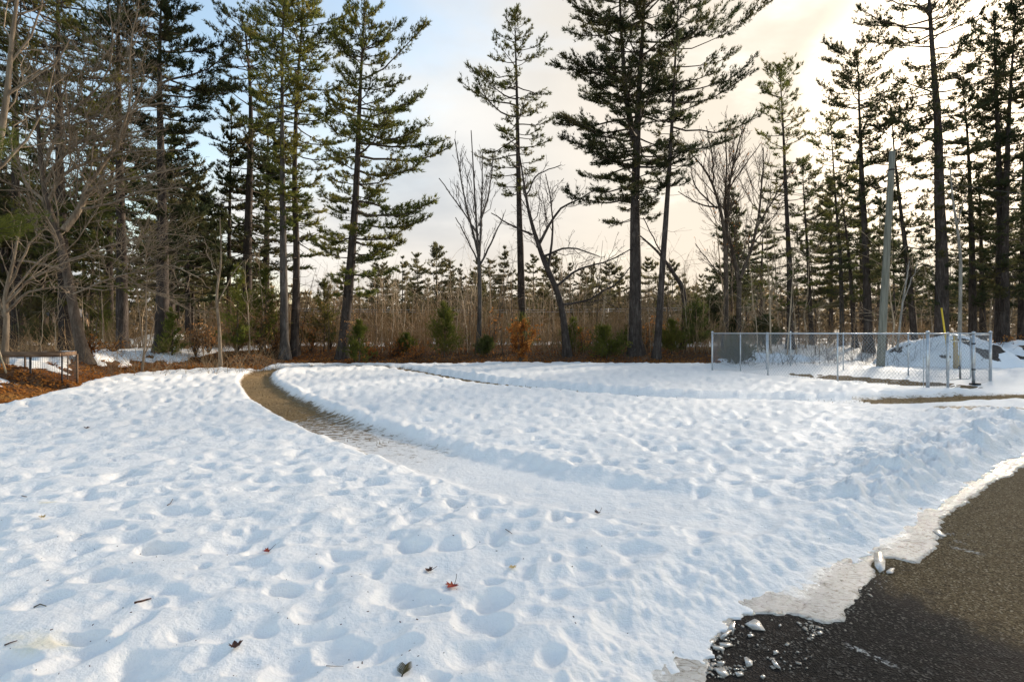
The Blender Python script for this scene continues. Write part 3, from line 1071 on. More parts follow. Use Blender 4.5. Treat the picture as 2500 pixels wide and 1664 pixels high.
# asphalt drive
xs, ys = np.meshgrid(np.linspace(0.2, 16, 160), np.linspace(-6, 12, 180))
x, y = xs.ravel(), ys.ravel()
sdist, _, ss = seg_dist(x, y, SNE)
z = np.full(x.shape, FZ) + 0.004 * perlin(x * 1.2, y * 1.2, 8)
i = np.arange(179)[:, None] * 160 + np.arange(159)[None]
Q = np.stack([i, i + 1, i + 161, i + 160], -1).reshape(-1, 4)
sdv = np.where(ss > 0, sdist, -sdist)
Q = Q[(sdv[Q] < 0.35).any(1)]
used = np.unique(Q)
re_ = np.full(len(x), -1)
re_[used] = np.arange(len(used))
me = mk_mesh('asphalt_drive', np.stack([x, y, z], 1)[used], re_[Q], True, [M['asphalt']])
o = bpy.data.objects.new('asphalt_drive', me)
COL.objects.link(o)
tag(o, 'dark worn asphalt drive at the edge of the snow', kind='structure')

# thin ice along the asphalt
xs, ys = np.meshgrid(np.linspace(0.6, 9.0, 420), np.linspace(1.0, 9.0, 400))
x, y = xs.ravel(), ys.ravel()
rd, _, rs = seg_dist(x, y, RIM)
rdv = np.where(rs > 0, rd, -rd) + 0.030 * perlin(x * 5, y * 5, 81) + 0.022 * perlin(x * 13, y * 13, 82) + 0.01 * np.abs(perlin(x * 30, y * 30, 83))
th = 0.010 * sstep(rdv, 0.0, 0.022) + 0.016 * sstep(rdv, 0.05, 0.6) + (0.006 * perlin(x * 6, y * 9, 84) + 0.005 * np.abs(perlin(x * 14, y * 17, 85)) + 0.0025 * perlin(x * 34, y * 34, 86)) * sstep(rdv, 0.05, 0.2)
z = FZ + np.where(rdv > 0, th, -0.02 + rdv * 0.1)
i = np.arange(399)[:, None] * 420 + np.arange(419)[None]
Q = np.stack([i, i + 1, i + 421, i + 420], -1).reshape(-1, 4)
Q = Q[(rdv[Q] > -0.01).any(1) & (rdv[Q] < 1.2).all(1)]
used = np.unique(Q)
re_ = np.full(len(x), -1)
re_[used] = np.arange(len(used))
me = mk_mesh('ice_sheet', np.stack([x, y, z], 1)[used], re_[Q], True, [M['ice']])
at_ = me.attributes.new('frost', 'FLOAT', 'POINT')
at_.data.foreach_set('value', sstep(rdv, 0.03, 0.5)[used].astype(np.float32))
o = bpy.data.objects.new('ice_sheet', me)
COL.objects.link(o)
tag(o, 'thin grey melting ice lying between snow and asphalt', kind='structure')


# broken ice: larger pieces are things, crumbs are stuff
def shard(pts, th=0.006, tilt=(0, 0), label=None):
    P = np.array([gp(u, v, FZ) for u, v in pts])
    c = P.mean(0)
    Q2 = P - c
    n = len(P)
    zt = th + Q2[:, 0] * tilt[0] + Q2[:, 1] * tilt[1]
    top = np.stack([Q2[:, 0] * 0.96, Q2[:, 1] * 0.96, zt - zt.min() + th], 1)
    bot = np.stack([Q2[:, 0], Q2[:, 1], zt - zt.min()], 1)
    V = np.vstack([bot, top, [[0, 0, top[:, 2].mean() + 0.002]], [[0, 0, bot[:, 2].mean()]]])
    a = np.arange(n)
    b = (a + 1) % n
    Qd = np.stack([a, b, b + n, a + n], 1)
    T1 = np.stack([a + n, b + n, np.full(n, 2 * n)], 1)
    T2 = np.stack([b, a, np.full(n, 2 * n + 1)], 1)
    G = Geo()
    G.add(V, Qd)
    G.t += [T1, T2]
    G.tm += [np.zeros(n, int), np.zeros(n, int)]
    o = G.obj('ice_shard', M['ice_chip'])
    o.location = (c[0], c[1], FZ + 0.003)
    tag(o, label, 'ice', 'broken ice on the asphalt')
    return o


def zv(x, y):       # position read off an enlarged crop of the asphalt corner
    return ((1650 + x / 2.554) * K25, (1050 + y / 2.554) * K25)


SH = [([(1235, 800), (1275, 800), (1308, 840), (1305, 880), (1270, 892), (1240, 860)], 'largest pale ice piece leaning at the notch in the ice rim', (0.1, 0.25)),
      ([(1310, 885), (1340, 866), (1366, 868), (1355, 895), (1318, 898)], 'small pale ice piece just right of the notch in the ice rim', (0, 0.1)),
      ([(430, 1215), (490, 1188), (520, 1200), (560, 1255), (480, 1245)], 'long pointed ice plate below the rim on the dark asphalt', (0.05, 0.1)),
      ([(272, 1300), (330, 1262), (350, 1268), (285, 1312)], 'narrow ice sliver tilted against the rim', (0, 0.3)),
      ([(318, 1255), (345, 1222), (370, 1220), (362, 1268)], 'upright ice splinter standing at the rim', (0.2, 0.4)),
      ([(270, 1330), (330, 1328), (360, 1345), (310, 1356), (275, 1348)], 'flat oval ice flake lying left of the dark asphalt', (0, 0)),
      ([(190, 1312), (225, 1306), (245, 1325), (220, 1342), (200, 1335)], 'squarish ice flake touching the snow at far left of the asphalt', (0, 0)),
      ([(222, 1348), (290, 1352), (306, 1372), (250, 1375)], 'flat ice flake below the squarish one by the snow', (0, 0)),
      ([(445, 1280), (470, 1272), (492, 1284), (458, 1295)], 'small flake below the long pointed ice plate', (0, 0)),
      ([(425, 1428), (440, 1425), (482, 1452), (478, 1472), (440, 1482)], 'triangular ice piece alone on the dark asphalt', (0.05, 0.1)),
      ([(596, 1450), (612, 1440), (640, 1470), (655, 1495), (615, 1478)], 'curved ice sliver right of the triangular piece', (0, 0.15)),
      ([(605, 1382), (632, 1376), (645, 1390), (618, 1402)], 'small bright flake above the curved sliver', (0, 0)),
      ([(258, 1460), (280, 1442), (310, 1448), (300, 1466)], 'low ice flake at the bottom of the snow edge', (0, 0)),
      ([(526, 1540), (545, 1527), (562, 1540), (545, 1555)], 'small diamond shaped ice flake near the bottom edge', (0, 0)),
      ([(240, 1490), (300, 1485), (335, 1530), (300, 1545), (262, 1520)], 'broad ice plate at the bottom next to the snow', (0, 0)),
      ([(365, 1515), (410, 1508), (425, 1530), (385, 1540)], 'ice plate lying right of the broad one at the bottom', (0, 0)),
      ([(640, 1218), (655, 1212), (660, 1222), (645, 1230)], 'tiny flake in the middle below the rim', (0, 0)),
      ([(1600, 640), (1640, 632), (1690, 664), (1650, 668)], 'thin ice tongue lifted off the rim on brown asphalt', (0, 0.2)),
      ([(880, 1262), (905, 1256), (918, 1272), (890, 1278)], 'flake below the rounded tip of the ice rim', (0, 0))]
for p, l, t in SH:
    shard([zv(*q) for q in p], 0.006, (t[0] * 0.6, t[1] * 0.6), l)
rng = np.random.RandomState(3)
G = Geo()
for c, n, sx, sy in (((860, 1235), 45, 45, 25), ((300, 1520), 70, 90, 40), ((560, 1400), 40, 200, 110), ((330, 1280), 30, 60, 30), ((1180, 950), 50, 60, 60), ((1640, 660), 25, 50, 25), ((1090, 1130), 20, 40, 40), ((230, 1400), 40, 40, 60)):
    for _ in range(n):
        u, v = zv(c[0] + rng.normal(0, sx), c[1] + rng.normal(0, sy))
        if v > 1560:
            v = 1540
        px, py = gp(u, v, FZ)
        s = 0.004 + 0.012 * rng.uniform(0, 1) ** 2.5
        G.box((px, py, FZ + 0.004), (s * rng.uniform(1, 2), s * rng.uniform(.7, 1.4), 0.004), rng.uniform(0, 3), 0, rng.normal(0, 0.1))
tag(G.obj('ice_crumbs', M['ice_chip']), 'crumbs of broken ice scattered on the asphalt', kind='stuff')


# ------------------------------------------------------------------ snow mound behind the pen
def mound(name, cx, cy, rx, ry, h, seed, label):
    n = 90
    g = np.linspace(-1.25, 1.25, n)
    X, Y = np.meshgrid(g, g)
    rad = np.hypot(X, Y) + 0.16 * perlin(X * 1.6 + seed, Y * 1.6, seed)
    wx, wy = cx + X * rx, cy + Y * ry
    Hh = h * np.clip(1 - rad ** 1.7, 0, 1) ** 0.85
    Hh += (0.16 * np.abs(perlin(wx * 0.9, wy * 0.9, seed + 1)) + 0.12 * np.abs(perlin(wx * 2.2, wy * 2.2, seed + 2)) + 0.06 * perlin(wx * 5, wy * 5, seed + 3)) * sstep(1 - rad, 0, 0.3)
    Z = ground_z(wx, wy) + np.where(rad < 1.05, Hh + 0.1, 0.0) - 0.03 - 0.3 * sstep(rad, 0.98, 1.2)
    dirt = sstep(perlin(wx * 0.55, wy * 0.55 + Z * 0.9, seed + 5) + 0.5 * perlin(wx * 1.6, Z * 2.4, seed + 6), -0.02, 0.38) * sstep(Hh, 0.1, 0.35) * 0.78
    i = np.arange(n - 1)[:, None] * n + np.arange(n - 1)[None]
    Q = np.stack([i, i + 1, i + n + 1, i + n], -1).reshape(-1, 4)
    V = np.stack([wx, wy, Z], -1).reshape(-1, 3)
    me = mk_mesh(name, V, Q, True, [M['mound_snow']])
    at = me.attributes.new('dirt', 'FLOAT', 'POINT')
    at.data.foreach_set('value', dirt.ravel().astype(np.float32))
    o = bpy.data.objects.new(name, me)
    COL.objects.link(o)
    tag(o, label, kind='structure')
    return o


mound('snow_mound', 20.6, 24.2, 2.9, 2.6, 1.35, 101, 'tall snow covered heap of earth and stones behind the pen')
mound('snow_mound', 27.5, 27.0, 4.8, 3.0, 0.95, 137, 'lower snowy bank with dark stones right of the tall heap')
mound('snow_mound', 13.8, 27.0, 3.0, 1.3, 0.35, 173, 'low snowy hump among brush behind the pen')


# ------------------------------------------------------------------ chain link pen
def pen():
    A_ = gs_(1739, 902, 0.0)
    Dp = gs_(2265, 942, 0.0)
    Gp = gs_(1930, 892, 0.0)
    Fp = gs_(2418, 924, 0.0)
    A_, Dp, Gp, Fp = map(np.array, (A_, Dp, Gp, Fp))
    root = empty('chain_link_pen', (float(A_[0]), float(A_[1]), 0), 'galvanised chain link dog pen with open gate standing on the snow', 'fence')
    loc = np.array([A_[0], A_[1], 0.0])
    H = 1.47

    def post(p, h=H, rad=0.032, z0=None):
        z0 = surf_z(p[0], p[1]) - 0.15 if z0 is None else z0
        G = Geo()
        G.tube([(p[0], p[1], z0), (p[0], p[1], h)], rad, 10)
        g = G.obj('post', M['galvanised'], root, True, loc)
        C = Geo()
        rr_ = [(1.25, -0.015), (1.3, 0.012), (1.15, 0.03), (0.75, 0.05), (0.2, 0.06)]
        C.tube([(p[0], p[1], h + b) for a, b in rr_], [rad * a for a, b in rr_], 10)
        C.obj('post_cap', M['galvanised'], g, True, loc)
        return g

    def rail(a, b, z=H - 0.01, rad=0.022, name='top_rail'):
        G = Geo()
        G.tube([(a[0], a[1], z), (b[0], b[1], z)], rad, 8)
        return G.obj(name, M['galvanised'], root, True, loc)

    def mesh_panel(a, b, z0, z1, parent=root, sp=0.10, rad=0.0026):
        a, b = np.array(a), np.array(b)
        L = np.linalg.norm(b - a)
        t = (b - a) / L
        h = z1 - z0
        run = h * 0.78
        PP = []
        for sgn in (1, -1):
            s0 = np.arange(-run, L + run, sp)
            for s in s0:
                e0, e1 = (s, s + run) if sgn > 0 else (s + run, s)
                # clip to the panel
                f0, f1 = 0.0, 1.0
                de_ = e1 - e0
                ta, tb = (0 - e0) / de_, (L - e0) / de_
                lo, hi = max(f0, min(ta, tb)), min(f1, max(ta, tb))
                if hi - lo < 0.01:
                    continue
                off = 0.003 * sgn
                nrm = np.array([-t[1], t[0]]) * off
                p0 = a + t * (e0 + de_ * lo) + nrm
                p1 = a + t * (e0 + de_ * hi) + nrm
                PP.append([(p0[0], p0[1], z0 + h * lo), (p1[0], p1[1], z0 + h * hi)])
        PP = np.array(PP)
        V, Q = tubes(PP, np.full(PP.shape[:2], rad), 3)
        G = Geo()
        G.add(V, Q)
        return G.obj('wire_mesh', M['wire_metal'], parent, False, loc)

    def run_(a, b, n, skip=()):
        ps = [a + (b - a) * k / n for k in range(n + 1)]
        for k in range(n):
            z0 = min(surf_z(*ps[k]), surf_z(*ps[k + 1])) - 0.02
            mesh_panel(ps[k], ps[k + 1], z0, H - 0.02)
        for k in range(1, n):
            post(ps[k], H - 0.03, 0.024)
        rail(a, b)
    run_(A_, Dp, 3)
    run_(A_, Gp, 3)
    run_(Gp, Fp, 3)
    for p, rd_ in ((A_, 0.034), (Dp, 0.042), (Gp, 0.034), (Fp, 0.040)):
        post(p, H + 0.02, rd_)
    # tension bar beside the near corner post
    G = Geo()
    tdir = (A_ - Dp) / np.linalg.norm(A_ - Dp)
    q = Dp + tdir * 0.10
    G.tube([(q[0], q[1], -0.05), (q[0], q[1], H - 0.05)], 0.010, 6)
    G.obj('tension_bar', M['galvanised'], root, True, loc)
    # gate side
    ax = Fp - Dp
    P2 = Dp + ax * 0.29
    P4 = Dp + ax * 0.70
    post(P2, H - 0.02, 0.034)
    post(P4, H, 0.045)
    for a, b in ((Dp, P2), (P4, Fp)):
        mesh_panel(a, b, surf_z(*((a + b) / 2)) - 0.02, H - 0.05)
    rail(Dp, P2)
    rail(P4, Fp, H - 0.05)
    # gate leaf hung on the post, standing ajar
    h0 = P4 + np.array([-0.07, 0.02])
    h1 = np.array([(2316 * K25 - CX) / F * 15.55, 15.62])
    gt = (h1 - h0) / np.linalg.norm(h1 - h0)
    z0, z1 = 0.06, H - 0.06
    gate = Geo()

    def gpnt(s, z):
        p = h0 + gt * s
        return (p[0], p[1], z)
    L = float(np.linalg.norm(h1 - h0))
    c = 0.09
    loop = [gpnt(0, z1 - c), gpnt(c * .3, z1 - c * .3), gpnt(c, z1), gpnt(L - c, z1), gpnt(L - c * .3, z1 - c * .3), gpnt(L, z1 - c), gpnt(L, z0 + c),
            gpnt(L - c * .3, z0 + c * .3), gpnt(L - c, z0), gpnt(c, z0), gpnt(c * .3, z0 + c * .3), gpnt(0, z0 + c), gpnt(0, z1 - c)]
    gate.tube(loop, 0.019, 8)
    gfr = gate.obj('gate', M['galvanised'], root, True, loc)
    for nm, a, b, rd_ in (('gate_bar', gpnt(0, 1.22), gpnt(L, 1.22), 0.015), ('gate_stile', gpnt(L * 0.44, z0), gpnt(L * 0.44, H), 0.028)):
        G = Geo()
        G.tube([a, b], rd_, 8)
        G.obj(nm, M['galvanised'], gfr, True, loc)
    mesh_panel(h0, h1, z0, z1, gfr, 0.10)
    for z in (0.35, 1.15):
        G = Geo()
        p = P4
        G.tube([(p[0], p[1], z - 0.02), (p[0], p[1], z + 0.02)], 0.052, 8)
        q = gpnt(0.0, z)
        G.tube([(p[0], p[1], z), q], 0.012, 6)
        G.obj('hinge', M['black_metal'], gfr, True, loc)
    G = Geo()
    q = gpnt(L * 0.52, 0.42)
    th = np.linspace(0, 2 * PI, 11)
    G.tube([(q[0] + gt[0] * 0.035 * math.cos(t), q[1] - 0.03, q[2] + 0.045 * math.sin(t)) for t in th], 0.009, 6)
    G.obj('latch', M['black_metal'], gfr, True, loc)
    G = Geo()
    G.box((P4[0] + 0.02, P4[1] - 0.03, surf_z(*P4) + 0.02), (0.26, 0.16, 0.05), 0.2)
    G.obj('post_foot', M['black_metal'], root, False, loc)


pen()

# ------------------------------------------------------------------ pole, guy wires, post
def pole():
    b = np.array([16.47, 22.9, -0.2])
    t = pt(2053, 348, 22.6)
    root = empty('utility_pole', (b[0], b[1], 0), 'weathered grey utility pole with sawn top leaning behind the pen', 'pole')
    loc = np.array([b[0], b[1], 0])
    ks = np.linspace(0, 1, 9)
    P = b + (t - b) * ks[:, None]
    G = Geo()
    G.tube(P, 0.165 - 0.05 * ks, 14)
    G.obj('shaft', M['pole_wood'], root, True, loc)
    G = Geo()
    q = b + (t - b) * 0.915
    G.tube([q - (0, 0, 0.03), q + (0, 0, 0.03)], 0.132, 12)
    G.obj('wire_band', M['black_metal'], root, True, loc)

    def wire(a, c, sag, name, label, m='dark_wire', rad=0.011, par=None):
        k = np.linspace(0, 1, 14)
        P = np.array(a) + (np.array(c) - np.array(a)) * k[:, None]
        P[:, 2] -= sag * 4 * k * (1 - k)
        G = Geo()
        G.tube(P, rad, 5)
        o = G.obj(name, M[m], None, True, P[0])
        tag(o, label, 'wire')
    wire(q, pt(2420, 452, 20.0), 0.15, 'overhead_wire', 'thin wire running from the grey pole to the right edge', 'dark_wire', 0.008)
    wire(q, pt(1900, 520, 27.0), 0.1, 'guy_wire', 'thin guy wire sloping left from the grey pole')
    # anchored guy with yellow guard
    gb = np.array([pt(2182, 768, 22.4)[0], 22.4, 0.4])
    gt = pt(2128, 560, 22.4)
    G = Geo()
    k0, k1 = gb, pt(2166, 708, 22.4)
    root2 = empty('guy_anchor', (gb[0], gb[1], 0.3), 'yellow plastic guy guard slanting out of the snow heap', 'guy guard')
    G.tube([k0, k1], 0.032, 10)
    G.obj('guard', M['yellow_plastic'], root2, True, np.array([gb[0], gb[1], 0.3]))
    G = Geo()
    G.tube([k1, gt], 0.008, 5)
    G.obj('cable', M['dark_wire'], root2, True, np.array([gb[0], gb[1], 0.3]))
    # pale short post with a strip of yellow
    pb = np.array([*gs_(2333, 899, 0.0), -0.1])
    root3 = empty('wooden_post', (pb[0], pb[1], 0), 'short pale wooden post with yellow strip before the snow heap', 'post')
    l3 = np.array([pb[0], pb[1], 0])
    G = Geo()
    G.tube([pb, pb + (0, 0, 0.8), pb + (-0.02, 0, 1.5)], [0.085, 0.08, 0.075], 10)
    G.obj('shaft', M['pale_wood'], root3, True, l3)
    G = Geo()
    G.tube([pb + (0.09, -0.05, 0.2), pb + (0.085, -0.05, 0.65)], 0.012, 6)
    G.obj('strip', M['yellow_plastic'], root3, True, l3)
    G = Geo()
    G.tube([pb + (-0.10, -0.05, 1.0), pb + (-0.10, -0.05, 1.46)], 0.014, 6)
    G.obj('strip', M['yellow_plastic'], root3, True, l3)
    G = Geo()
    G.tube([pb + (-0.02, 0, 1.5), pb + (-0.02, 0, 1.56)], [0.11, 0.06], 10)
    G.obj('snow_cap', M['snow'], root3, True, l3)


pole()


# ------------------------------------------------------------------ garden bed frame on the left
def bed():
    fr = np.array([-12.7, 14.4])
    fl = np.array([-15.6, 14.1])
    br = np.array([-13.25, 15.55])
    bl = fl + (br - fr)
    root = empty('garden_bed', (-13.6, 14.8, 0), 'low wood topped wire enclosure at the left edge of the snow', 'garden bed')
    loc = np.array([-13.6, 14.8, 0.0])
    zt = 0.86

    def rail(a, b, z, m):
        a, b = np.array(a), np.array(b)
        L = np.linalg.norm(b - a)
        rz = math.atan2(b[1] - a[1], b[0] - a[0])
        G = Geo()
        G.box((*(a + b) / 2, z), (L, 0.045, 0.115), rz)
        G.obj('rail', M[m], root, False, loc)
    m1 = fr + (fl - fr) * 0.52
    rail(fr, m1, zt, 'board_wood')
    rail(m1 + np.array([0, -0.048]), fl + np.array([0, -0.048]), zt - 0.012, 'board_wood')
    rail(fr + (br - fr) * 0.03, br, zt + 0.012, 'board_wood')
    rail(br, bl, zt, 'board_wood')
    for p, m, rd_ in ((fr, 'black_metal', 0.022), (fr + (fl - fr) * 0.28, 'black_metal', 0.026), (fr + (fl - fr) * 0.55, 'black_metal', 0.022), (fl, 'black_metal', 0.022),
                     (br, 'board_wood', 0.028), (bl, 'board_wood', 0.028), (br + (bl - br) * 0.5, 'board_wood', 0.025), (br + (bl - br) * 0.09, 'board_wood', 0.018)):
        G = Geo()
        G.tube([(p[0], p[1] + 0.05, -0.15), (p[0], p[1] + 0.05, zt - 0.02)], rd_, 7)
        G.obj('post', M[m], root, True, loc)

    def net(a, b, sp=0.06):
        a, b = np.array(a), np.array(b)
        PP = []
        L = np.linalg.norm(b - a)
        for s in np.arange(0, L, sp):
            p = a + (b - a) * s / L
            PP.append([(p[0], p[1] + 0.03, 0.0), (p[0], p[1] + 0.03, zt - 0.05)])
        for z in np.arange(0.05, zt - 0.05, sp):
            PP.append([(a[0], a[1] + 0.03, z), (b[0], b[1] + 0.03, z)])
        PP = np.array(PP)
        V, Q = tubes(PP, np.full(PP.shape[:2], 0.0028), 3)
        G = Geo()
        G.add(V, Q)
        G.obj('wire_net', M['dark_wire'], root, False, loc)
    net(fr, fl)
    net(fr, br)
    net(br, bl)
    G = Geo()
    G.tube([pt(-4, 800, 14.0), pt(38, 930, 14.25)], [0.016, 0.03], 6)
    o = G.obj('stake', M['pale_wood'], None, True, pt(38, 930, 14.25))
    tag(o, 'pale slanting stick leaning against the wire enclosure', 'stick')
    # heap of leaves along the foot of the enclosure
    rng = np.random.RandomState(8)
    n = 26
    gx = np.linspace(-1, 1, 60)
    X, Y = np.meshgrid(gx, np.linspace(-1, 1, 24))
    rad = np.sqrt(X ** 2 + Y ** 2)
    wx = -14.15 + X * 1.9
    wy = 14.55 + Y * 0.62 + X * 0.1
    Z = ground_z(wx, wy) + 0.06 + np.clip(1 - rad ** 2, 0, 1) * (0.22 + 0.1 * sstep(X, 0.2, 0.7)) + 0.07 * perlin(wx * 3, wy * 3, 4) - 0.25 * sstep(rad, 0.95, 1.2)
    i = np.arange(23)[:, None] * 60 + np.arange(59)[None]
    Q = np.stack([i, i + 1, i + 61, i + 60], -1).reshape(-1, 4)
    me = mk_mesh('leaf_heap', np.stack([wx, wy, Z], -1).reshape(-1, 3), Q, True, [M['ground']])
    at = me.attributes.new('litter', 'FLOAT', 'POINT')
    at.data.foreach_set('value', np.ones(len(me.vertices), np.float32))
    o = bpy.data.objects.new('leaf_heap', me)
    COL.objects.link(o)
    tag(o, 'reddish brown heap of leaves at the foot of the wire enclosure', 'leaf pile')
    k = rng.randint(0, X.size, 2600)
    P = np.stack([wx.ravel()[k] + rng.normal(0, .04, 2600), wy.ravel()[k] + rng.normal(0, .04, 2600), Z.ravel()[k] + 0.01], 1)
    P = P[rad.ravel()[k] < 0.98]
    leaf_quads(P, rng, 0.05, 'leaves', 'oak_leaves', o)


def leaf_quads(P, rng, size, name, m, parent=None, flat=0.6):
    n = len(P)
    a = rng.normal(0, 1, (n, 3))
    a[:, 2] *= flat
    a /= np.linalg.norm(a, axis=1, keepdims=True)
    b = np.cross(a, rng.normal(0, 1, (n, 3)) * (1, 1, 0.5) + (0, 0, 1.5))
    b /= np.maximum(np.linalg.norm(b, axis=1, keepdims=True), 1e-6)
    s = size * rng.uniform(0.5, 1.2, (n, 1))
    V = np.stack([P - a * s, P + b * s * 0.55, P + a * s, P - b * s * 0.55], 1)
    up = rng.uniform(0, 0.4, (n, 1)) * s
    V[:, 0, 2] += up[:, 0]
    V[:, 2, 2] += up[:, 0] * 0.6
    G = Geo()
    G.add(V.reshape(-1, 3), np.arange(n * 4).reshape(-1, 4))
    return G.obj(name, M[m], parent)


bed()

# ------------------------------------------------------------------ trees
def needle_tris(C, Dr, rng, k=6, ln=0.15, w=0.012):
    """k thin needles (each a tapered triangle) fanned round every tuft."""
    n = len(C)
    C = np.repeat(C, k, axis=0)
    d = np.repeat(Dr, k, axis=0) + rng.normal(0, 0.62, (n * k, 3))
    d[:, 2] += 0.12
    d /= np.linalg.norm(d, axis=1, keepdims=True)
    s = np.cross(d, rng.normal(0, 1, (n * k, 3)))
    s /= np.maximum(np.linalg.norm(s, axis=1, keepdims=True), 1e-6)
    L = ln * rng.uniform(0.65, 1.25, (n * k, 1))
    st = C - d * L * 0.15 + rng.normal(0, 0.015, (n * k, 3))
    ww = w * rng.uniform(0.7, 1.3, (n * k, 1))
    V = np.stack([st - s * ww, st + s * ww, st + d * L], 1).reshape(-1, 3)
    return V, np.arange(n * k * 3).reshape(-1, 3)


def limb_set(rng, pos, az, L, el, K=7, droop=0.10, tip=0.10):
    """Curved limbs: pos (n,3), azimuth, length, elevation -> (n,K,3)."""
    s = np.linspace(0, 1, K)[None, :]
    n = len(L)
    h = L[:, None] * s * np.cos(el)[:, None]
    z = L[:, None] * (s * np.sin(el)[:, None] - droop * np.sin(s * PI) * 0.6 + tip * s ** 3)
    bend = rng.normal(0, 0.10, (n, 1))
    a = az[:, None] + bend * s * 2
    jx = np.cumsum(rng.normal(0, 0.02, (n, K)), 1) * L[:, None]
    jz = np.cumsum(rng.normal(0, 0.016, (n, K)), 1) * L[:, None]
    jx[:, 0] = jz[:, 0] = 0
    X = np.cos(a) * h - np.sin(a) * jx
    Y = np.sin(a) * h + np.cos(a) * jx
    return np.stack([pos[:, None, 0] + X, pos[:, None, 1] + Y, pos[:, None, 2] + z + jz], -1)


def interp_limb(P, idx, s):
    K = P.shape[1]
    f = np.clip(s * (K - 1), 0, K - 1.001)
    i = f.astype(int)
    t = (f - i)[:, None]
    a, b = P[idx, i], P[idx, i + 1]
    tan = b - a
    tan /= np.maximum(np.linalg.norm(tan, axis=1, keepdims=True), 1e-6)
    return a + (b - a) * t, tan


def trunk_mesh(axis, rad, rng, S=12, flare=0.5):
    """Trunk tube with buttressed foot and uneven bark."""
    P = np.asarray(axis)
    K = len(P)
    V, Q = tubes(P[None], np.asarray(rad)[None], S)
    V = V.reshape(K, S, 3)
    c = P[:, None]
    zrel = P[:, 2] - P[0, 2]
    fl = flare * np.exp(-zrel / 0.35)[:, None] * (1 + 0.5 * np.sin(np.arange(S) * 2 * PI / S * 3 + rng.uniform(0, 6))[None])
    wob = rng.normal(0, 0.035, (K, S))
    V = c + (V - c) * (1 + fl + wob)[:, :, None]
    return V.reshape(-1, 3), Q


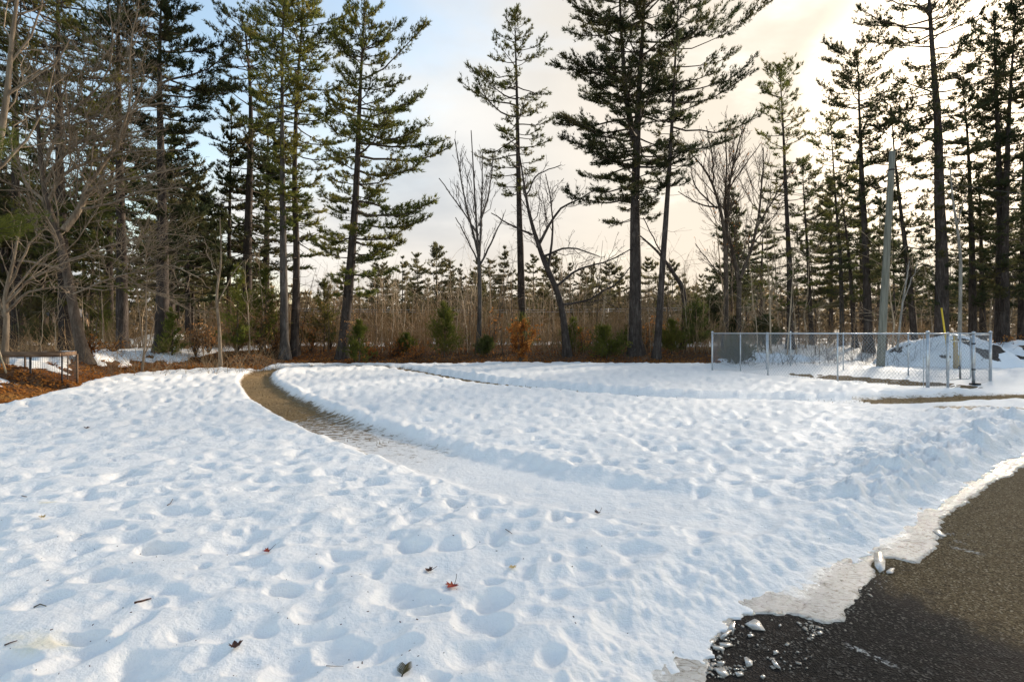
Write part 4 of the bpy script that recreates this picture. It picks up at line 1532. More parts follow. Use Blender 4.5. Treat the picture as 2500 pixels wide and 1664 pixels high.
def pine(seed, axis_uv, d, w, prof, label, nm='pine_needles', bk='pine_bark', dens=1.0, spacing=0.62, group=None, up=0.0, leader=None,
         dead=14, tuft=0.20, base_z=None, parts_limbs=True, cat='tree', name='pine_tree', bare=0.28, per=4, fat=1.0, k_need=5, nw=0.0172):
    """A pine from photo measurements: trunk line, trunk width and the reach of its limbs left and right."""
    rng = np.random.RandomState(seed)
    ax = np.array([pt(u, v, d) for u, v in axis_uv])
    bz = float(ground_z(ax[0, 0], ax[0, 1])) if base_z is None else base_z
    ax[0, 2] = bz - 0.1
    ax = ax[np.argsort(ax[:, 2])] if ax[0, 2] < ax[-1, 2] else ax
    axd = np.cumsum(rng.normal(0, 0.05, len(ax)))
    ax[:, 1] += axd - axd[0]
    A_ = catmull(ax, 26)
    H0, H1 = A_[0, 2], A_[-1, 2]
    tz = (A_[:, 2] - H0) / (H1 - H0)
    r0 = w / 2 / F * d
    rad = np.maximum(r0 * (1 - 0.93 * tz ** 1.05), 0.012)
    loc = np.array([A_[0, 0], A_[0, 1], bz])
    root = empty(name, tuple(loc), label, cat, group)
    G = Geo()
    V, Q = trunk_mesh(A_, rad, rng)
    G.add(V, Q)
    G.obj('trunk', M[bk], root, True, loc)

    pr = np.array(prof, float)
    pz = CAMZ - (pr[:, 0] - HZ) / F * d
    o_ = np.argsort(pz)
    pz, pl_, prr = pz[o_], pr[o_, 1] / F * d, pr[o_, 2] / F * d
    z0, z1 = pz[0], pz[-1]

    def axis_at(z):
        return np.stack([np.interp(z, A_[:, 2], A_[:, 0]), np.interp(z, A_[:, 2], A_[:, 1]), z], -1)
    pos, az, L = [], [], []
    z = z0
    while z < min(z1, H1) - 0.1:
        k = per + rng.randint(-1, 2)
        a0 = rng.uniform(0, 2 * PI)
        for q in range(max(k, 2)):
            a = a0 + q * 2 * PI / k + rng.normal(0, 0.3)
            zz = z + rng.normal(0, 0.12)
            l, r_ = np.interp(zz, pz, pl_), np.interp(zz, pz, prr)
            c = math.cos(a)
            side = r_ if c > 0 else l
            reach = side * c * c + 0.8 * (0.5 * (l + r_)) * (1 - c * c)
            reach *= fat * rng.choice([0.5, 0.75, 0.95, 1.05, 1.15])
            if reach > 0.22:
                pos.append(axis_at(zz))
                az.append(a)
                L.append(reach)
        z += spacing * rng.uniform(0.75, 1.25) * (1.0 if z < z0 + 0.75 * (z1 - z0) else 0.75)
    pos, az, L = np.array(pos), np.array(az), np.array(L)
    t = np.clip((pos[:, 2] - z0) / (z1 - z0), 0, 1)
    el = R(-5) + R(40) * t ** 2.4 + up + rng.normal(0, R(7), len(L))
    Lr = L / np.maximum(np.cos(el), 0.6)
    LP = limb_set(rng, pos, az, Lr, el)
    lr = np.interp(pos[:, 2], A_[:, 2], rad)
    rbase = np.minimum(0.012 + 0.0125 * Lr, lr * 0.6)
    RD = rbase[:, None] * np.linspace(1, 0.25, LP.shape[1])[None]
    if parts_limbs:
        for q in range(len(L)):
            G = Geo()
            V, Q = tubes(LP[q:q + 1], RD[q:q + 1], 5)
            G.add(V, Q)
            G.obj('limb', M['twig' if bk == 'pine_bark' else bk], root, True, loc)
    CR = Geo()
    if not parts_limbs:
        V, Q = tubes(LP, RD, 3)
        CR.add(V, Q, 1)
    # side shoots
    n2 = np.maximum((Lr * 5.2 * dens + 3).astype(int), 4)
    idx = np.repeat(np.arange(len(L)), n2)
    s = rng.uniform(bare, 1.0, len(idx)) ** 0.85
    P0, T = interp_limb(LP, idx, s)
    sg = rng.choice([-1, 1], len(idx))
    an = sg * rng.uniform(R(28), R(68), len(idx))
    ca, sa = np.cos(an), np.sin(an)
    D2 = np.stack([T[:, 0] * ca - T[:, 1] * sa, T[:, 0] * sa + T[:, 1] * ca, T[:, 2] + rng.normal(0.06, 0.16, len(idx))], 1)
    D2 /= np.linalg.norm(D2, axis=1, keepdims=True)
    L2 = (0.18 + 0.34 * Lr[idx] * (1.08 - s)) * rng.uniform(0.6, 1.2, len(idx))
    L2 = np.minimum(L2, 1.5)
    sp = np.array([0, 0.5, 1.0])
    P2 = P0[:, None] + D2[:, None] * (L2[:, None] * sp[None])[:, :, None]
    P2[:, 2, 2] += L2 * 0.10
    P2[:, 1:] += rng.normal(0, 0.03, P2[:, 1:].shape)
    V, Q = tubes(P2, np.stack([0.008 + 0.003 * L2, 0.006 + 0 * L2, 0.003 + 0 * L2], 1), 3)
    CR.add(V, Q, 1)
    # tufts on the shoots and limb ends
    n3 = np.maximum((L2 / 0.086 * dens).astype(int), 3)
    id3 = np.repeat(np.arange(len(L2)), n3)
    q = rng.uniform(0.2, 1.05, len(id3))
    C = P2[id3, 0] + (P2[id3, 2] - P2[id3, 0]) * q[:, None] + rng.normal(0, 0.045, (len(id3), 3))
    DD = D2[id3] + np.array([0, 0, 0.25])
    nl = np.maximum((Lr * 5 * dens).astype(int), 3)
    idl = np.repeat(np.arange(len(L)), nl)
    C1, T1 = interp_limb(LP, idl, rng.uniform(0.55, 1.0, len(idl)))
    C = np.vstack([C, C1 + rng.normal(0, 0.04, C1.shape)])
    DD = np.vstack([DD, T1 + (0, 0, 0.2)])
    # crown tip
    tipz = rng.uniform(max(z1 - 0.9, z0), min(z1, H1), 60)
    C = np.vstack([C, axis_at(tipz) + rng.normal(0, 0.09, (60, 3))])
    DD = np.vstack([DD, np.tile([0, 0, 1.0], (60, 1))])
    V, T3 = needle_tris(C, DD, rng, k_need, tuft, nw)
    CR.add(V, T3, 0)
    CR.obj('crown', [M[nm], M['twig']], root, False, loc)
    # dead stubs below the crown
    if dead:
        nd = dead
        zz = rng.uniform(H0 + 0.22 * (z0 - H0), z0 + 0.15 * (z1 - z0), nd)
        DP = limb_set(rng, axis_at(zz), rng.uniform(0, 2 * PI, nd), rng.uniform(0.4, 2.2, nd), rng.normal(R(5), R(16), nd), 5, 0.05, 0.05)
        V, Q = tubes(DP, np.tile(np.linspace(0.016, 0.005, 5), (nd, 1)), 3)
        G = Geo()
        G.add(V, Q)
        # thin twigs on the stubs
        idd = np.repeat(np.arange(nd), 3)
        p0, tt = interp_limb(DP, idd, rng.uniform(0.3, 0.95, len(idd)))
        d3 = tt + rng.normal(0, 0.6, tt.shape)
        P3 = np.stack([p0, p0 + d3 * rng.uniform(0.15, 0.5, (len(idd), 1))], 1)
        V, Q = tubes(P3, np.full(P3.shape[:2], 0.005), 3)
        G.add(V, Q)
        tag(G.obj('dead_twigs', M['twig'], root, False, loc), kind='stuff')
    return root


def bare_tree(seed, limbs, d, label, bk='grey_bark', levels=3, dens=(2.2, 3.0, 4.0), ratio=0.55, ang=(25, 60), trop=0.25, minr=0.0045,
              name='bare_tree', cat='tree', group=None, depth_spread=0.25, lmax=2.6, base=None, leaves=None, grav=0.0, bias=None, tbk=None):
    """A leafless tree from traced limbs [(u,v,width px) ...]; finer branches grow from them."""
    rng = np.random.RandomState(seed)
    first = limbs[0][0]
    b = pt(first[0], first[1], d)
    bz = float(ground_z(b[0], b[1]))
    loc = np.array([b[0], b[1], bz])
    root = empty(name, tuple(loc), label, cat, group)
    K = 9
    LP, RD = [], []
    for li, pts in enumerate(limbs):
        uv = np.array([(p[0], p[1]) for p in pts], float)
        wd = np.array([p[2] for p in pts], float)
        dd = d + (0 if li == 0 else 1) * np.linspace(0, 1, len(pts)) ** 1.0 * rng.normal(0, depth_spread * 3)
        P = np.array([pt(u, v, q) for (u, v), q in zip(uv, np.broadcast_to(dd, len(pts)))])
        if li == 0:
            P[0, 2] = min(P[0, 2], bz - 0.1)
        C = catmull(P, K)
        C[1:-1] += rng.normal(0, 0.02, (K - 2, 3))
        LP.append(C)
        RD.append(np.interp(np.linspace(0, 1, K), np.linspace(0, 1, len(pts)), wd) / 2 / F * d)
    LP, RD = np.array(LP), np.maximum(np.array(RD), minr)
    for q in range(len(LP)):
        G = Geo()
        if q == 0:
            A_ = catmull(LP[0][::2], 18)
            V, Q = trunk_mesh(A_, np.interp(np.linspace(0, 1, 18), np.linspace(0, 1, K), RD[0]), rng, 10, 0.45)
        else:
            V, Q = tubes(LP[q:q + 1], RD[q:q + 1], 7)
        G.add(V, Q)
        G.obj('trunk' if q == 0 else 'limb', M[(tbk or bk) if q == 0 else bk], root, True, loc)
    CR = Geo()
    tips = []
    cur, cr = LP, RD
    for lv in range(levels):
        Ln = np.linalg.norm(np.diff(cur, axis=1), axis=2).sum(1)
        nn = np.maximum((Ln * dens[lv]).astype(int), 1)
        if lv == 0:
            nn[0] = max(int(nn[0] * 0.4), 1)
        idx = np.repeat(np.arange(len(cur)), nn)
        s = rng.uniform(0.22 if lv else 0.15, 1.0, len(idx))
        if lv == 0:
            s = np.where(idx == 0, 0.35 + 0.65 * s, s)
        P0, T = interp_limb(cur, idx, s)
        Kc = cur.shape[1]
        ri = cr[idx, np.clip((s * (Kc - 1)).astype(int), 0, Kc - 1)]
        rv = rng.normal(0, 1, T.shape)
        pr_ = np.cross(T, rv)
        pr_ /= np.maximum(np.linalg.norm(pr_, axis=1, keepdims=True), 1e-6)
        an = rng.uniform(R(ang[0]), R(ang[1]), len(idx))
        D = T * np.cos(an)[:, None] + pr_ * np.sin(an)[:, None]
        D[:, 2] += trop
        if bias is not None:
            D += np.array(bias)
        D /= np.linalg.norm(D, axis=1, keepdims=True)
        L = np.clip(Ln[idx] * ratio * (1.15 - s) * rng.uniform(0.5, 1.25, len(idx)), 0.12, lmax / (lv + 1) ** 0.6)
        Kn = 6 if lv == 0 else (5 if lv == 1 else 4)
        ss = np.linspace(0, 1, Kn)
        P = P0[:, None] + D[:, None] * (L[:, None] * ss[None])[:, :, None]
        wob = np.cumsum(rng.normal(0, 0.055, P.shape), 1) * L[:, None, None]
        wob -= wob[:, :1]
        P = P + wob
        P[:, :, 2] += (ss[None] ** 2) * L[:, None] * (0.12 - grav)
        r0 = np.maximum(np.minimum(ri * 0.6, 0.010 * L + 0.004), minr)
        rd = np.maximum(r0[:, None] * np.linspace(1, 0.35, Kn)[None], minr * 0.8)
        V, Q = tubes(P, rd, 4 if lv == 0 else 3)
        CR.add(V, Q, 0)
        cur, cr = P, rd
        tips.append(P)
    tag(CR.obj('branches', M[bk], root, False, loc), kind='stuff')
    if leaves:
        n, m, size, lo = leaves
        T = tips[-1]
        k = rng.randint(0, len(T), n)
        q = T[k, rng.randint(1, T.shape[1], n)]
        if lo is not None:
            q = q[q[:, 2] < lo]
        leaf_quads(q + rng.normal(0, 0.03, q.shape) - loc, rng, size, 'leaves', m, root, 1.0)
    return root


# ---- pines, left to right
P_ = pine
P_(11, [(152, 800), (146, 600), (140, 420), (140, 150), (140, -160)], 27.0, 26, [(690, 30, 40), (560, 70, 80), (420, 90, 90), (330, 120, 110), (200, 160, 150), (60, 150, 150), (-150, 30, 30)],
   'dark pine trunk just behind the leaning bare tree at left', fat=1.25, nm='pine_needles', dens=1.05)
P_(12, [(40, 790), (38, 500), (36, 200), (40, -200)], 29.0, 22, [(680, 40, 50), (540, 70, 80), (380, 80, 90), (260, 110, 130), (120, 130, 150), (-40, 120, 120), (-190, 20, 20)],
   'tall dark pine nearest the left edge of the picture', fat=1.25, nm='dark_needles', dens=1.0)
P_(13, [(281, 806), (279, 600), (274, 400), (270, 150), (268, -170)], 26.0, 25, [(660, 40, 40), (520, 60, 70), (330, 80, 80), (240, 100, 90), (120, 120, 110), (0, 110, 110), (-160, 20, 20)],
   'straight dark pine between the leaning bare tree and the flared pine', fat=1.25, nm='pine_needles', dens=1.05)
P_(14, [(371, 806), (374, 640), (371, 400), (367, 230), (372, 60), (376, -30)], 25.0, 30, [(600, 30, 60), (450, 40, 70), (300, 50, 80), (235, 70, 110), (205, 95, 150), (160, 95, 135), (100, 85, 105), (40, 60, 60), (-25, 12, 12)],
   'pine with flared foot and dense dark top on the left', fat=1.25, nm='dark_needles', dens=1.45, dead=46, spacing=0.5, bare=0.2)
P_(15, [(433, 790), (432, 700), (431, 600), (434, 480)], 30.0, 15, [(690, 55, 70), (640, 85, 110), (590, 90, 125), (540, 70, 100), (495, 20, 20)],
   'short dark evergreen behind the beech brush on the left', 'dark_needles', dens=1.3, dead=10, name='evergreen_tree', spacing=0.45)
P_(16, [(572, 792), (570, 640), (575, 450), (579, 250), (570, 100), (560, 40)], 33.0, 25,
   [(640, 70, 60), (580, 105, 90), (500, 110, 70), (430, 95, 60), (360, 90, 80), (280, 95, 70), (200, 95, 80), (120, 80, 60), (70, 60, 40), (42, 20, 15)],
   'tall spreading pine behind brush, left of the grey trunk', fat=1.15, nm='dark_needles', dens=1.0, bare=0.35)
P_(17, [(655, 812), (654, 600), (651, 400), (649, 200), (650, 60), (650, -60)], 27.5, 20, [(520, 25, 40), (420, 35, 45), (330, 50, 60), (280, 80, 90), (190, 85, 90), (90, 80, 90), (20, 60, 60), (-55, 12, 12)],
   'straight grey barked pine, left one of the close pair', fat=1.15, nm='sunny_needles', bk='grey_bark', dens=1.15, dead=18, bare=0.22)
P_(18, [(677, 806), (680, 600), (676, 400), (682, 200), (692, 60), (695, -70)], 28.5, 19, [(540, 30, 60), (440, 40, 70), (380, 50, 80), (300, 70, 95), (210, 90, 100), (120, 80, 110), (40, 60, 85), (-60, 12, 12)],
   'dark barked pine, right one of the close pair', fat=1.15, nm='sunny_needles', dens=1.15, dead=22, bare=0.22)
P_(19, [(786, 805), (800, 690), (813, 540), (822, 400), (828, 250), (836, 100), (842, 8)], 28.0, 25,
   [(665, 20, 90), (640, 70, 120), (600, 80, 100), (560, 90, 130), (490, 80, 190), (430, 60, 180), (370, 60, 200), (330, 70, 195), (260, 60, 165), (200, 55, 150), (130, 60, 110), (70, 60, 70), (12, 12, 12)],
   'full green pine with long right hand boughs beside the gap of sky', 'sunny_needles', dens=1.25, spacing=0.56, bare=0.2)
P_(21, [(1203, 790), (1199, 640), (1194, 450), (1190, 250), (1186, 100), (1184, 26)], 34.0, 20,
   [(445, 70, 35), (400, 65, 40), (350, 105, 75), (300, 120, 80), (260, 145, 85), (210, 120, 95), (170, 110, 95), (130, 60, 70), (90, 45, 50), (50, 28, 32), (28, 8, 8)],
   'single pine with slim pointed crown in the middle of the sky', 'pine_needles', dens=1.0, bare=0.3, up=R(3))
P_(22, [(1461, 806), (1461, 640), (1461, 470), (1465, 330), (1470, 200), (1478, 60), (1486, -120)], 29.0, 31,
   [(500, 70, 60), (450, 190, 60), (400, 200, 110), (330, 215, 130), (270, 190, 140), (200, 170, 120), (130, 190, 130), (60, 200, 150), (-20, 130, 130), (-110, 20, 20)],
   'big thick trunked pine with wide open crown right of centre', 'dark_needles', dens=1.25, bare=0.33, spacing=0.60, up=R(4), dead=14, per=5)
P_(23, [(1463, 330), (1445, 250), (1432, 120), (1424, -40), (1422, -100)], 29.2, 15, [(240, 110, 50), (170, 130, 60), (90, 140, 60), (20, 110, 70), (-90, 15, 15)],
   'second leader rising left out of the big pine', 'dark_needles', dens=1.2, bare=0.3, dead=0, per=5, base_z=float(pt(0, 330, 29.2)[2]), name='pine_leader')
P_(24, [(1511, 806), (1522, 640), (1535, 450), (1545, 280), (1552, 130), (1562, -60)], 28.0, 17,
   [(420, 40, 70), (370, 60, 150), (310, 60, 210), (250, 50, 190), (190, 45, 170), (120, 50, 190), (60, 45, 130), (0, 40, 80), (-50, 12, 12)],
   'slim leaning pine with boughs swept to the right beside the big pine', 'dark_needles', dens=1.05, bare=0.32, up=R(10))
P_(31, [(1819, 760), (1815, 600), (1808, 450), (1801, 300), (1795, 200), (1790, 148)], 32.0, 15,
   [(700, 60, 60), (600, 70, 60), (420, 60, 60), (350, 55, 45), (290, 45, 55), (240, 45, 70), (200, 55, 60), (165, 25, 25), (150, 6, 6)],
   'slim pine with small ragged top left of the pen forest', 'pine_needles', dens=0.9, bare=0.35, dead=40)
P_(32, [(1868, 760), (1860, 600), (1853, 480), (1847, 370)], 36.0, 11, [(690, 50, 60), (560, 70, 70), (500, 60, 60), (450, 50, 50), (410, 40, 40), (375, 8, 8)], 'thin dark pine right of the slim ragged one', 'dark_needles', dens=0.9, dead=26)
P_(33, [(1938, 760), (1932, 600), (1920, 470), (1910, 330), (1905, 260)], 34.0, 11, [(680, 50, 50), (560, 60, 60), (450, 50, 55), (380, 60, 60), (320, 60, 50), (265, 10, 10)], 'thin crooked pine left of the tall flat topped pine', 'pine_needles', 'grey_bark', dens=0.8, dead=24)
P_(34, [(1968, 762), (1955, 620), (1940, 500), (1928, 400)], 33.0, 12, [(680, 50, 50), (560, 60, 60), (500, 60, 65), (440, 50, 50), (405, 10, 10)], 'thin pine bending left beneath the flat topped pine', 'dark_needles', dens=0.8, dead=24)
P_(35, [(1999, 764), (1992, 600), (1984, 450), (1976, 300), (1970, 180), (1966, 118)], 31.0, 19,
   [(680, 50, 60), (560, 60, 70), (450, 60, 70), (360, 70, 90), (300, 90, 85), (250, 115, 90), (200, 80, 100), (150, 90, 110), (128, 60, 40), (118, 10, 10)],
   'tall flat topped pine left of the grey pole', 'dark_needles', dens=1.1, bare=0.25, dead=36)
P_(36, [(2108, 762), (2092, 620), (2076, 500), (2062, 360), (2052, 240)], 29.5, 15, [(690, 50, 60), (560, 60, 70), (470, 70, 80), (390, 80, 70), (310, 90, 80), (245, 12, 12)], 'leaning dark pine just right of the grey pole', 'dark_needles', dens=1.0, dead=30)
P_(37, [(2166, 772), (2168, 600), (2163, 450), (2158, 300), (2150, 150), (2142, 0), (2138, -140)], 27.5, 30,
   [(690, 40, 40), (570, 50, 50), (460, 60, 60), (400, 90, 80), (330, 100, 90), (250, 140, 90), (170, 130, 110), (100, 150, 120), (20, 140, 110), (-60, 100, 90), (-130, 12, 12)],
   'tallest thick dark pine rising behind the snow heap', 'dark_needles', dens=0.95, bare=0.3, dead=30)
P_(38, [(2238, 770), (2236, 600), (2232, 450), (2225, 300), (2215, 180)], 31.0, 17, [(690, 40, 40), (570, 50, 50), (450, 60, 60), (400, 90, 80), (340, 90, 90), (280, 60, 70), (190, 12, 12)], 'dark pine between the tallest pine and the forked pair', 'dark_needles', dens=1.25, dead=24)
P_(39, [(2298, 768), (2302, 600), (2300, 450), (2296, 300), (2290, 100), (2292, 20)], 28.5, 20, [(680, 50, 60), (540, 60, 60), (420, 60, 60), (330, 60, 50), (250, 80, 60), (150, 80, 60), (70, 60, 60), (25, 12, 12)], 'left stem of the forked dark pines at right', 'dark_needles', dens=1.05, dead=24)
P_(40, [(2312, 768), (2310, 600), (2314, 420), (2322, 260), (2330, 80), (2334, 10)], 28.2, 21, [(680, 50, 60), (540, 50, 60), (380, 50, 60), (300, 50, 70), (200, 60, 80), (100, 60, 70), (14, 12, 12)], 'right stem of the forked dark pines at right', 'dark_needles', dens=1.05, dead=24)
P_(41, [(2352, 768), (2356, 560), (2362, 300), (2368, 40), (2370, -80)], 30.0, 19, [(690, 50, 50), (500, 70, 70), (400, 90, 80), (280, 90, 90), (150, 90, 90), (20, 70, 70), (-70, 12, 12)], 'dark pine at the right edge of the picture', 'dark_needles', dens=1.05, dead=20)
P_(42, [(2262, 768), (2258, 620), (2256, 480), (2252, 380)], 33.0, 14, [(690, 60, 60), (560, 70, 70), (500, 70, 70), (440, 70, 70), (385, 12, 12)], 'shorter dark pine behind the forked pair', 'dark_needles', dens=1.1, dead=20)

# ---- bare trees
bare_tree(51, [
    [(197, 842, 27), (188, 790, 22), (166, 700, 19), (148, 620, 18), (138, 520, 15), (110, 460, 12), (92, 330, 8), (80, 200, 5)],
    [(146, 530, 16), (184, 476, 14), (202, 430, 11), (236, 380, 7), (290, 300, 5), (330, 180, 3)],
    [(112, 462, 9), (150, 400, 7), (210, 372, 5), (300, 350, 4), (420, 345, 2)],
    [(100, 430, 8), (160, 340, 6), (230, 310, 5), (320, 250, 4), (400, 235, 2)],
    [(98, 400, 7), (140, 300, 5), (220, 270, 4), (300, 190, 3)],
    [(94, 330, 7), (150, 260, 5), (230, 200, 4), (260, 100, 3), (250, 10, 2)],
    [(200, 440, 8), (260, 420, 6), (350, 400, 4), (470, 380, 2)],
    [(190, 480, 7), (250, 470, 5), (330, 440, 4), (430, 430, 2)],
    [(270, 345, 6), (300, 220, 4), (300, 100, 3), (320, 0, 2)],
    [(110, 470, 8), (60, 420, 6), (30, 340, 4), (10, 260, 3)],
    [(146, 620, 7), (90, 605, 6), (40, 600, 4)],
    [(150, 600, 6), (240, 570, 4), (360, 540, 3), (470, 545, 2)],
    [(160, 680, 5), (260, 640, 4), (380, 610, 3), (460, 640, 2)]],
    19.6, 'leaning bare tree with a tangle of pale branches at left', 'tan_bark', 3, (3.2, 3.6, 3.4), 0.58, (20, 58), 0.10, 0.0062, depth_spread=0.35, lmax=3.2, tbk='brown_bark')
bare_tree(52, [
    [(-90, 930, 22), (-60, 700, 18), (-20, 420, 15), (8, 260, 12), (18, 150, 10), (40, 40, 8), (46, -60, 5)],
    [(12, 225, 6), (60, 190, 5), (130, 140, 4), (160, 90, 2)],
    [(-20, 400, 7), (50, 330, 5), (100, 250, 3), (130, 130, 2)],
    [(20, 150, 5), (80, 60, 4), (100, -30, 2)]],
    12.5, 'pale slim bare trunk cutting the top left corner', 'tan_bark', 3, (2.2, 2.8, 3.0), 0.5, (20, 55), 0.2, 0.0035, lmax=2.0)
bare_tree(53, [
    [(8, 830, 14), (10, 740, 11), (14, 680, 9), (30, 600, 6), (50, 500, 3)],
    [(12, 700, 7), (60, 650, 5), (130, 610, 4), (200, 590, 2)],
    [(12, 720, 7), (60, 675, 5), (140, 660, 4), (240, 668, 2)],
    [(10, 730, 6), (-20, 640, 4), (-30, 540, 3)],
    [(18, 660, 5), (70, 560, 4), (110, 520, 2)],
    [(14, 690, 5), (90, 600, 4), (150, 560, 2)]],
    15.5, 'spreading bare shrub behind the wood topped enclosure', 'tan_bark', 3, (2.8, 3.4, 3.6), 0.55, (20, 55), 0.1, 0.004, name='bare_shrub', cat='shrub', lmax=1.8)
bare_tree(54, [
    [(1100, 806, 15), (1103, 740, 11), (1103, 680, 10), (1102, 610, 9), (1100, 560, 6), (1092, 450, 4), (1084, 300, 2)],
    [(1101, 590, 6), (1080, 500, 5), (1062, 420, 3), (1046, 320, 2)],
    [(1103, 590, 6), (1108, 480, 4), (1110, 350, 2)],
    [(1104, 610, 5), (1130, 560, 4), (1160, 490, 2)],
    [(1100, 540, 4), (1060, 480, 3), (1010, 410, 2)],
    [(1102, 520, 4), (1125, 440, 3), (1135, 360, 2)],
    [(1098, 600, 4), (1070, 540, 3), (1048, 500, 2)]],
    30.0, 'slim many stemmed bare tree left of the single pine', 'grey_bark', 3, (2.2, 2.6, 2.6), 0.45, (15, 40), 0.35, 0.0095, lmax=1.9, depth_spread=0.15)
bare_tree(55, [
    [(1306, 806, 20), (1298, 740, 16), (1285, 680, 14), (1262, 620, 13), (1236, 570, 11), (1222, 510, 8), (1206, 440, 5), (1196, 360, 3)],
    [(1236, 570, 8), (1262, 520, 6), (1290, 480, 5), (1330, 460, 3), (1380, 430, 2)],
    [(1262, 615, 7), (1272, 540, 5), (1268, 470, 3), (1255, 400, 2)],
    [(1278, 660, 7), (1330, 620, 5), (1400, 600, 3), (1470, 560, 2)],
    [(1225, 540, 5), (1180, 520, 4), (1130, 490, 2)],
    [(1292, 700, 6), (1350, 690, 4), (1420, 650, 3), (1460, 600, 2)],
    [(1250, 590, 6), (1310, 570, 4), (1380, 590, 2)],
    [(1210, 450, 4), (1240, 400, 3), (1290, 380, 2)]],
    29.0, 'crooked dark bare oak leaning left between single pine and big pine', 'pine_bark', 3, (2.2, 2.8, 2.8), 0.52, (25, 65), 0.15, 0.0095, lmax=2.4, depth_spread=0.25)
bare_tree(56, [
    [(1573, 765, 13), (1573, 700, 11), (1571, 668, 11), (1552, 632, 9), (1530, 596, 7), (1500, 570, 5), (1470, 540, 3)],
    [(1532, 600, 4), (1510, 560, 3), (1480, 500, 2)]],
    31.0, 'sharply bent dark trunk right of the slim leaning pine', 'pine_bark', 2, (1.6, 2.4), 0.45, (25, 60), 0.15, 0.009, lmax=1.5)
bare_tree(57, [
    [(1669, 762, 13.3), (1670, 680, 10.9), (1670, 600, 10.1), (1672, 545, 9.4), (1652, 476, 7.0), (1640, 422, 5.5), (1600, 365, 3.1), (1570, 330, 1.6)],
    [(1672, 545, 7.0), (1678, 433, 5.5), (1698, 330, 3.1), (1726, 270, 1.6)],
    [(1700, 762, 12.5), (1701, 680, 10.9), (1698, 636, 10.1), (1680, 560, 7.8), (1668, 500, 6.2), (1672, 400, 3.9), (1668, 300, 2.3)],
    [(1704, 640, 7.8), (1726, 580, 7.0), (1744, 500, 5.5), (1752, 433, 3.9), (1756, 340, 2.3)],
    [(1652, 476, 4.7), (1610, 470, 3.1), (1560, 440, 1.6)],
    [(1640, 422, 3.9), (1640, 360, 3.1), (1625, 290, 1.6)],
    [(1738, 530, 4.7), (1790, 440, 3.1), (1830, 380, 1.6)],
    [(1676, 440, 3.9), (1700, 400, 3.1), (1750, 330, 1.6)],
    [(1665, 640, 3.9), (1630, 600, 2.3), (1600, 560, 1.6)],
    [(1650, 480, 3.9), (1600, 430, 3.1), (1590, 380, 1.6)]],
    31.0, 'twin stemmed bare tree with vase shaped crown left of the pen', 'brown_bark', 3, (3.0, 3.0, 2.8), 0.52, (18, 45), 0.3, 0.0095, lmax=2.5, depth_spread=0.25,
    leaves=(260, 'oak_leaves', 0.06, None))
bare_tree(58, [
    [(2206, 768, 8), (2212, 640, 6.5), (2206, 560, 5.5), (2192, 460, 4), (2186, 385, 2.5)],
    [(2200, 520, 3), (2215, 470, 2), (2225, 440, 1.5)]],
    26.5, 'slender pale birch stem right of the tallest pine', 'birch_bark', 2, (1.0, 1.8), 0.3, (20, 50), 0.3, 0.004, lmax=1.0, name='birch_tree')
bare_tree(59, [
    [(2060, 800, 5), (2072, 720, 4), (2086, 650, 3), (2092, 600, 2)],
    [(2076, 700, 3), (2100, 640, 2), (2110, 600, 1.5)]],
    24.5, 'pale leaning sapling just right of the grey pole foot', 'birch_bark', 2, (1.4, 2.0), 0.4, (20, 50), 0.3, 0.004, lmax=1.0, name='bare_sapling')
bare_tree(60, [
    [(508, 838, 9), (506, 760, 7), (500, 680, 6), (507, 600, 4), (506, 500, 2)],
    [(500, 700, 3), (530, 640, 2.5), (560, 600, 1.5)], [(504, 640, 3), (480, 590, 2), (470, 550, 1.5)]],
    22.5, 'slim tan sapling standing on litter at the snow edge', 'tan_bark', 2, (1.6, 2.2), 0.4, (20, 50), 0.3, 0.004, lmax=1.2, name='bare_sapling')
bare_tree(61, [
    [(326, 850, 5), (334, 770, 4), (338, 700, 3), (340, 620, 2)], [(330, 800, 3), (322, 730, 2), (316, 660, 1.5)], [(328, 830, 3), (350, 760, 2), (360, 700, 1.5)]],
    20.5, 'thin clump of bare shoots before the flared pine', 'tan_bark', 2, (1.6, 2.2), 0.4, (15, 40), 0.3, 0.0035, lmax=0.8, name='bare_sapling')


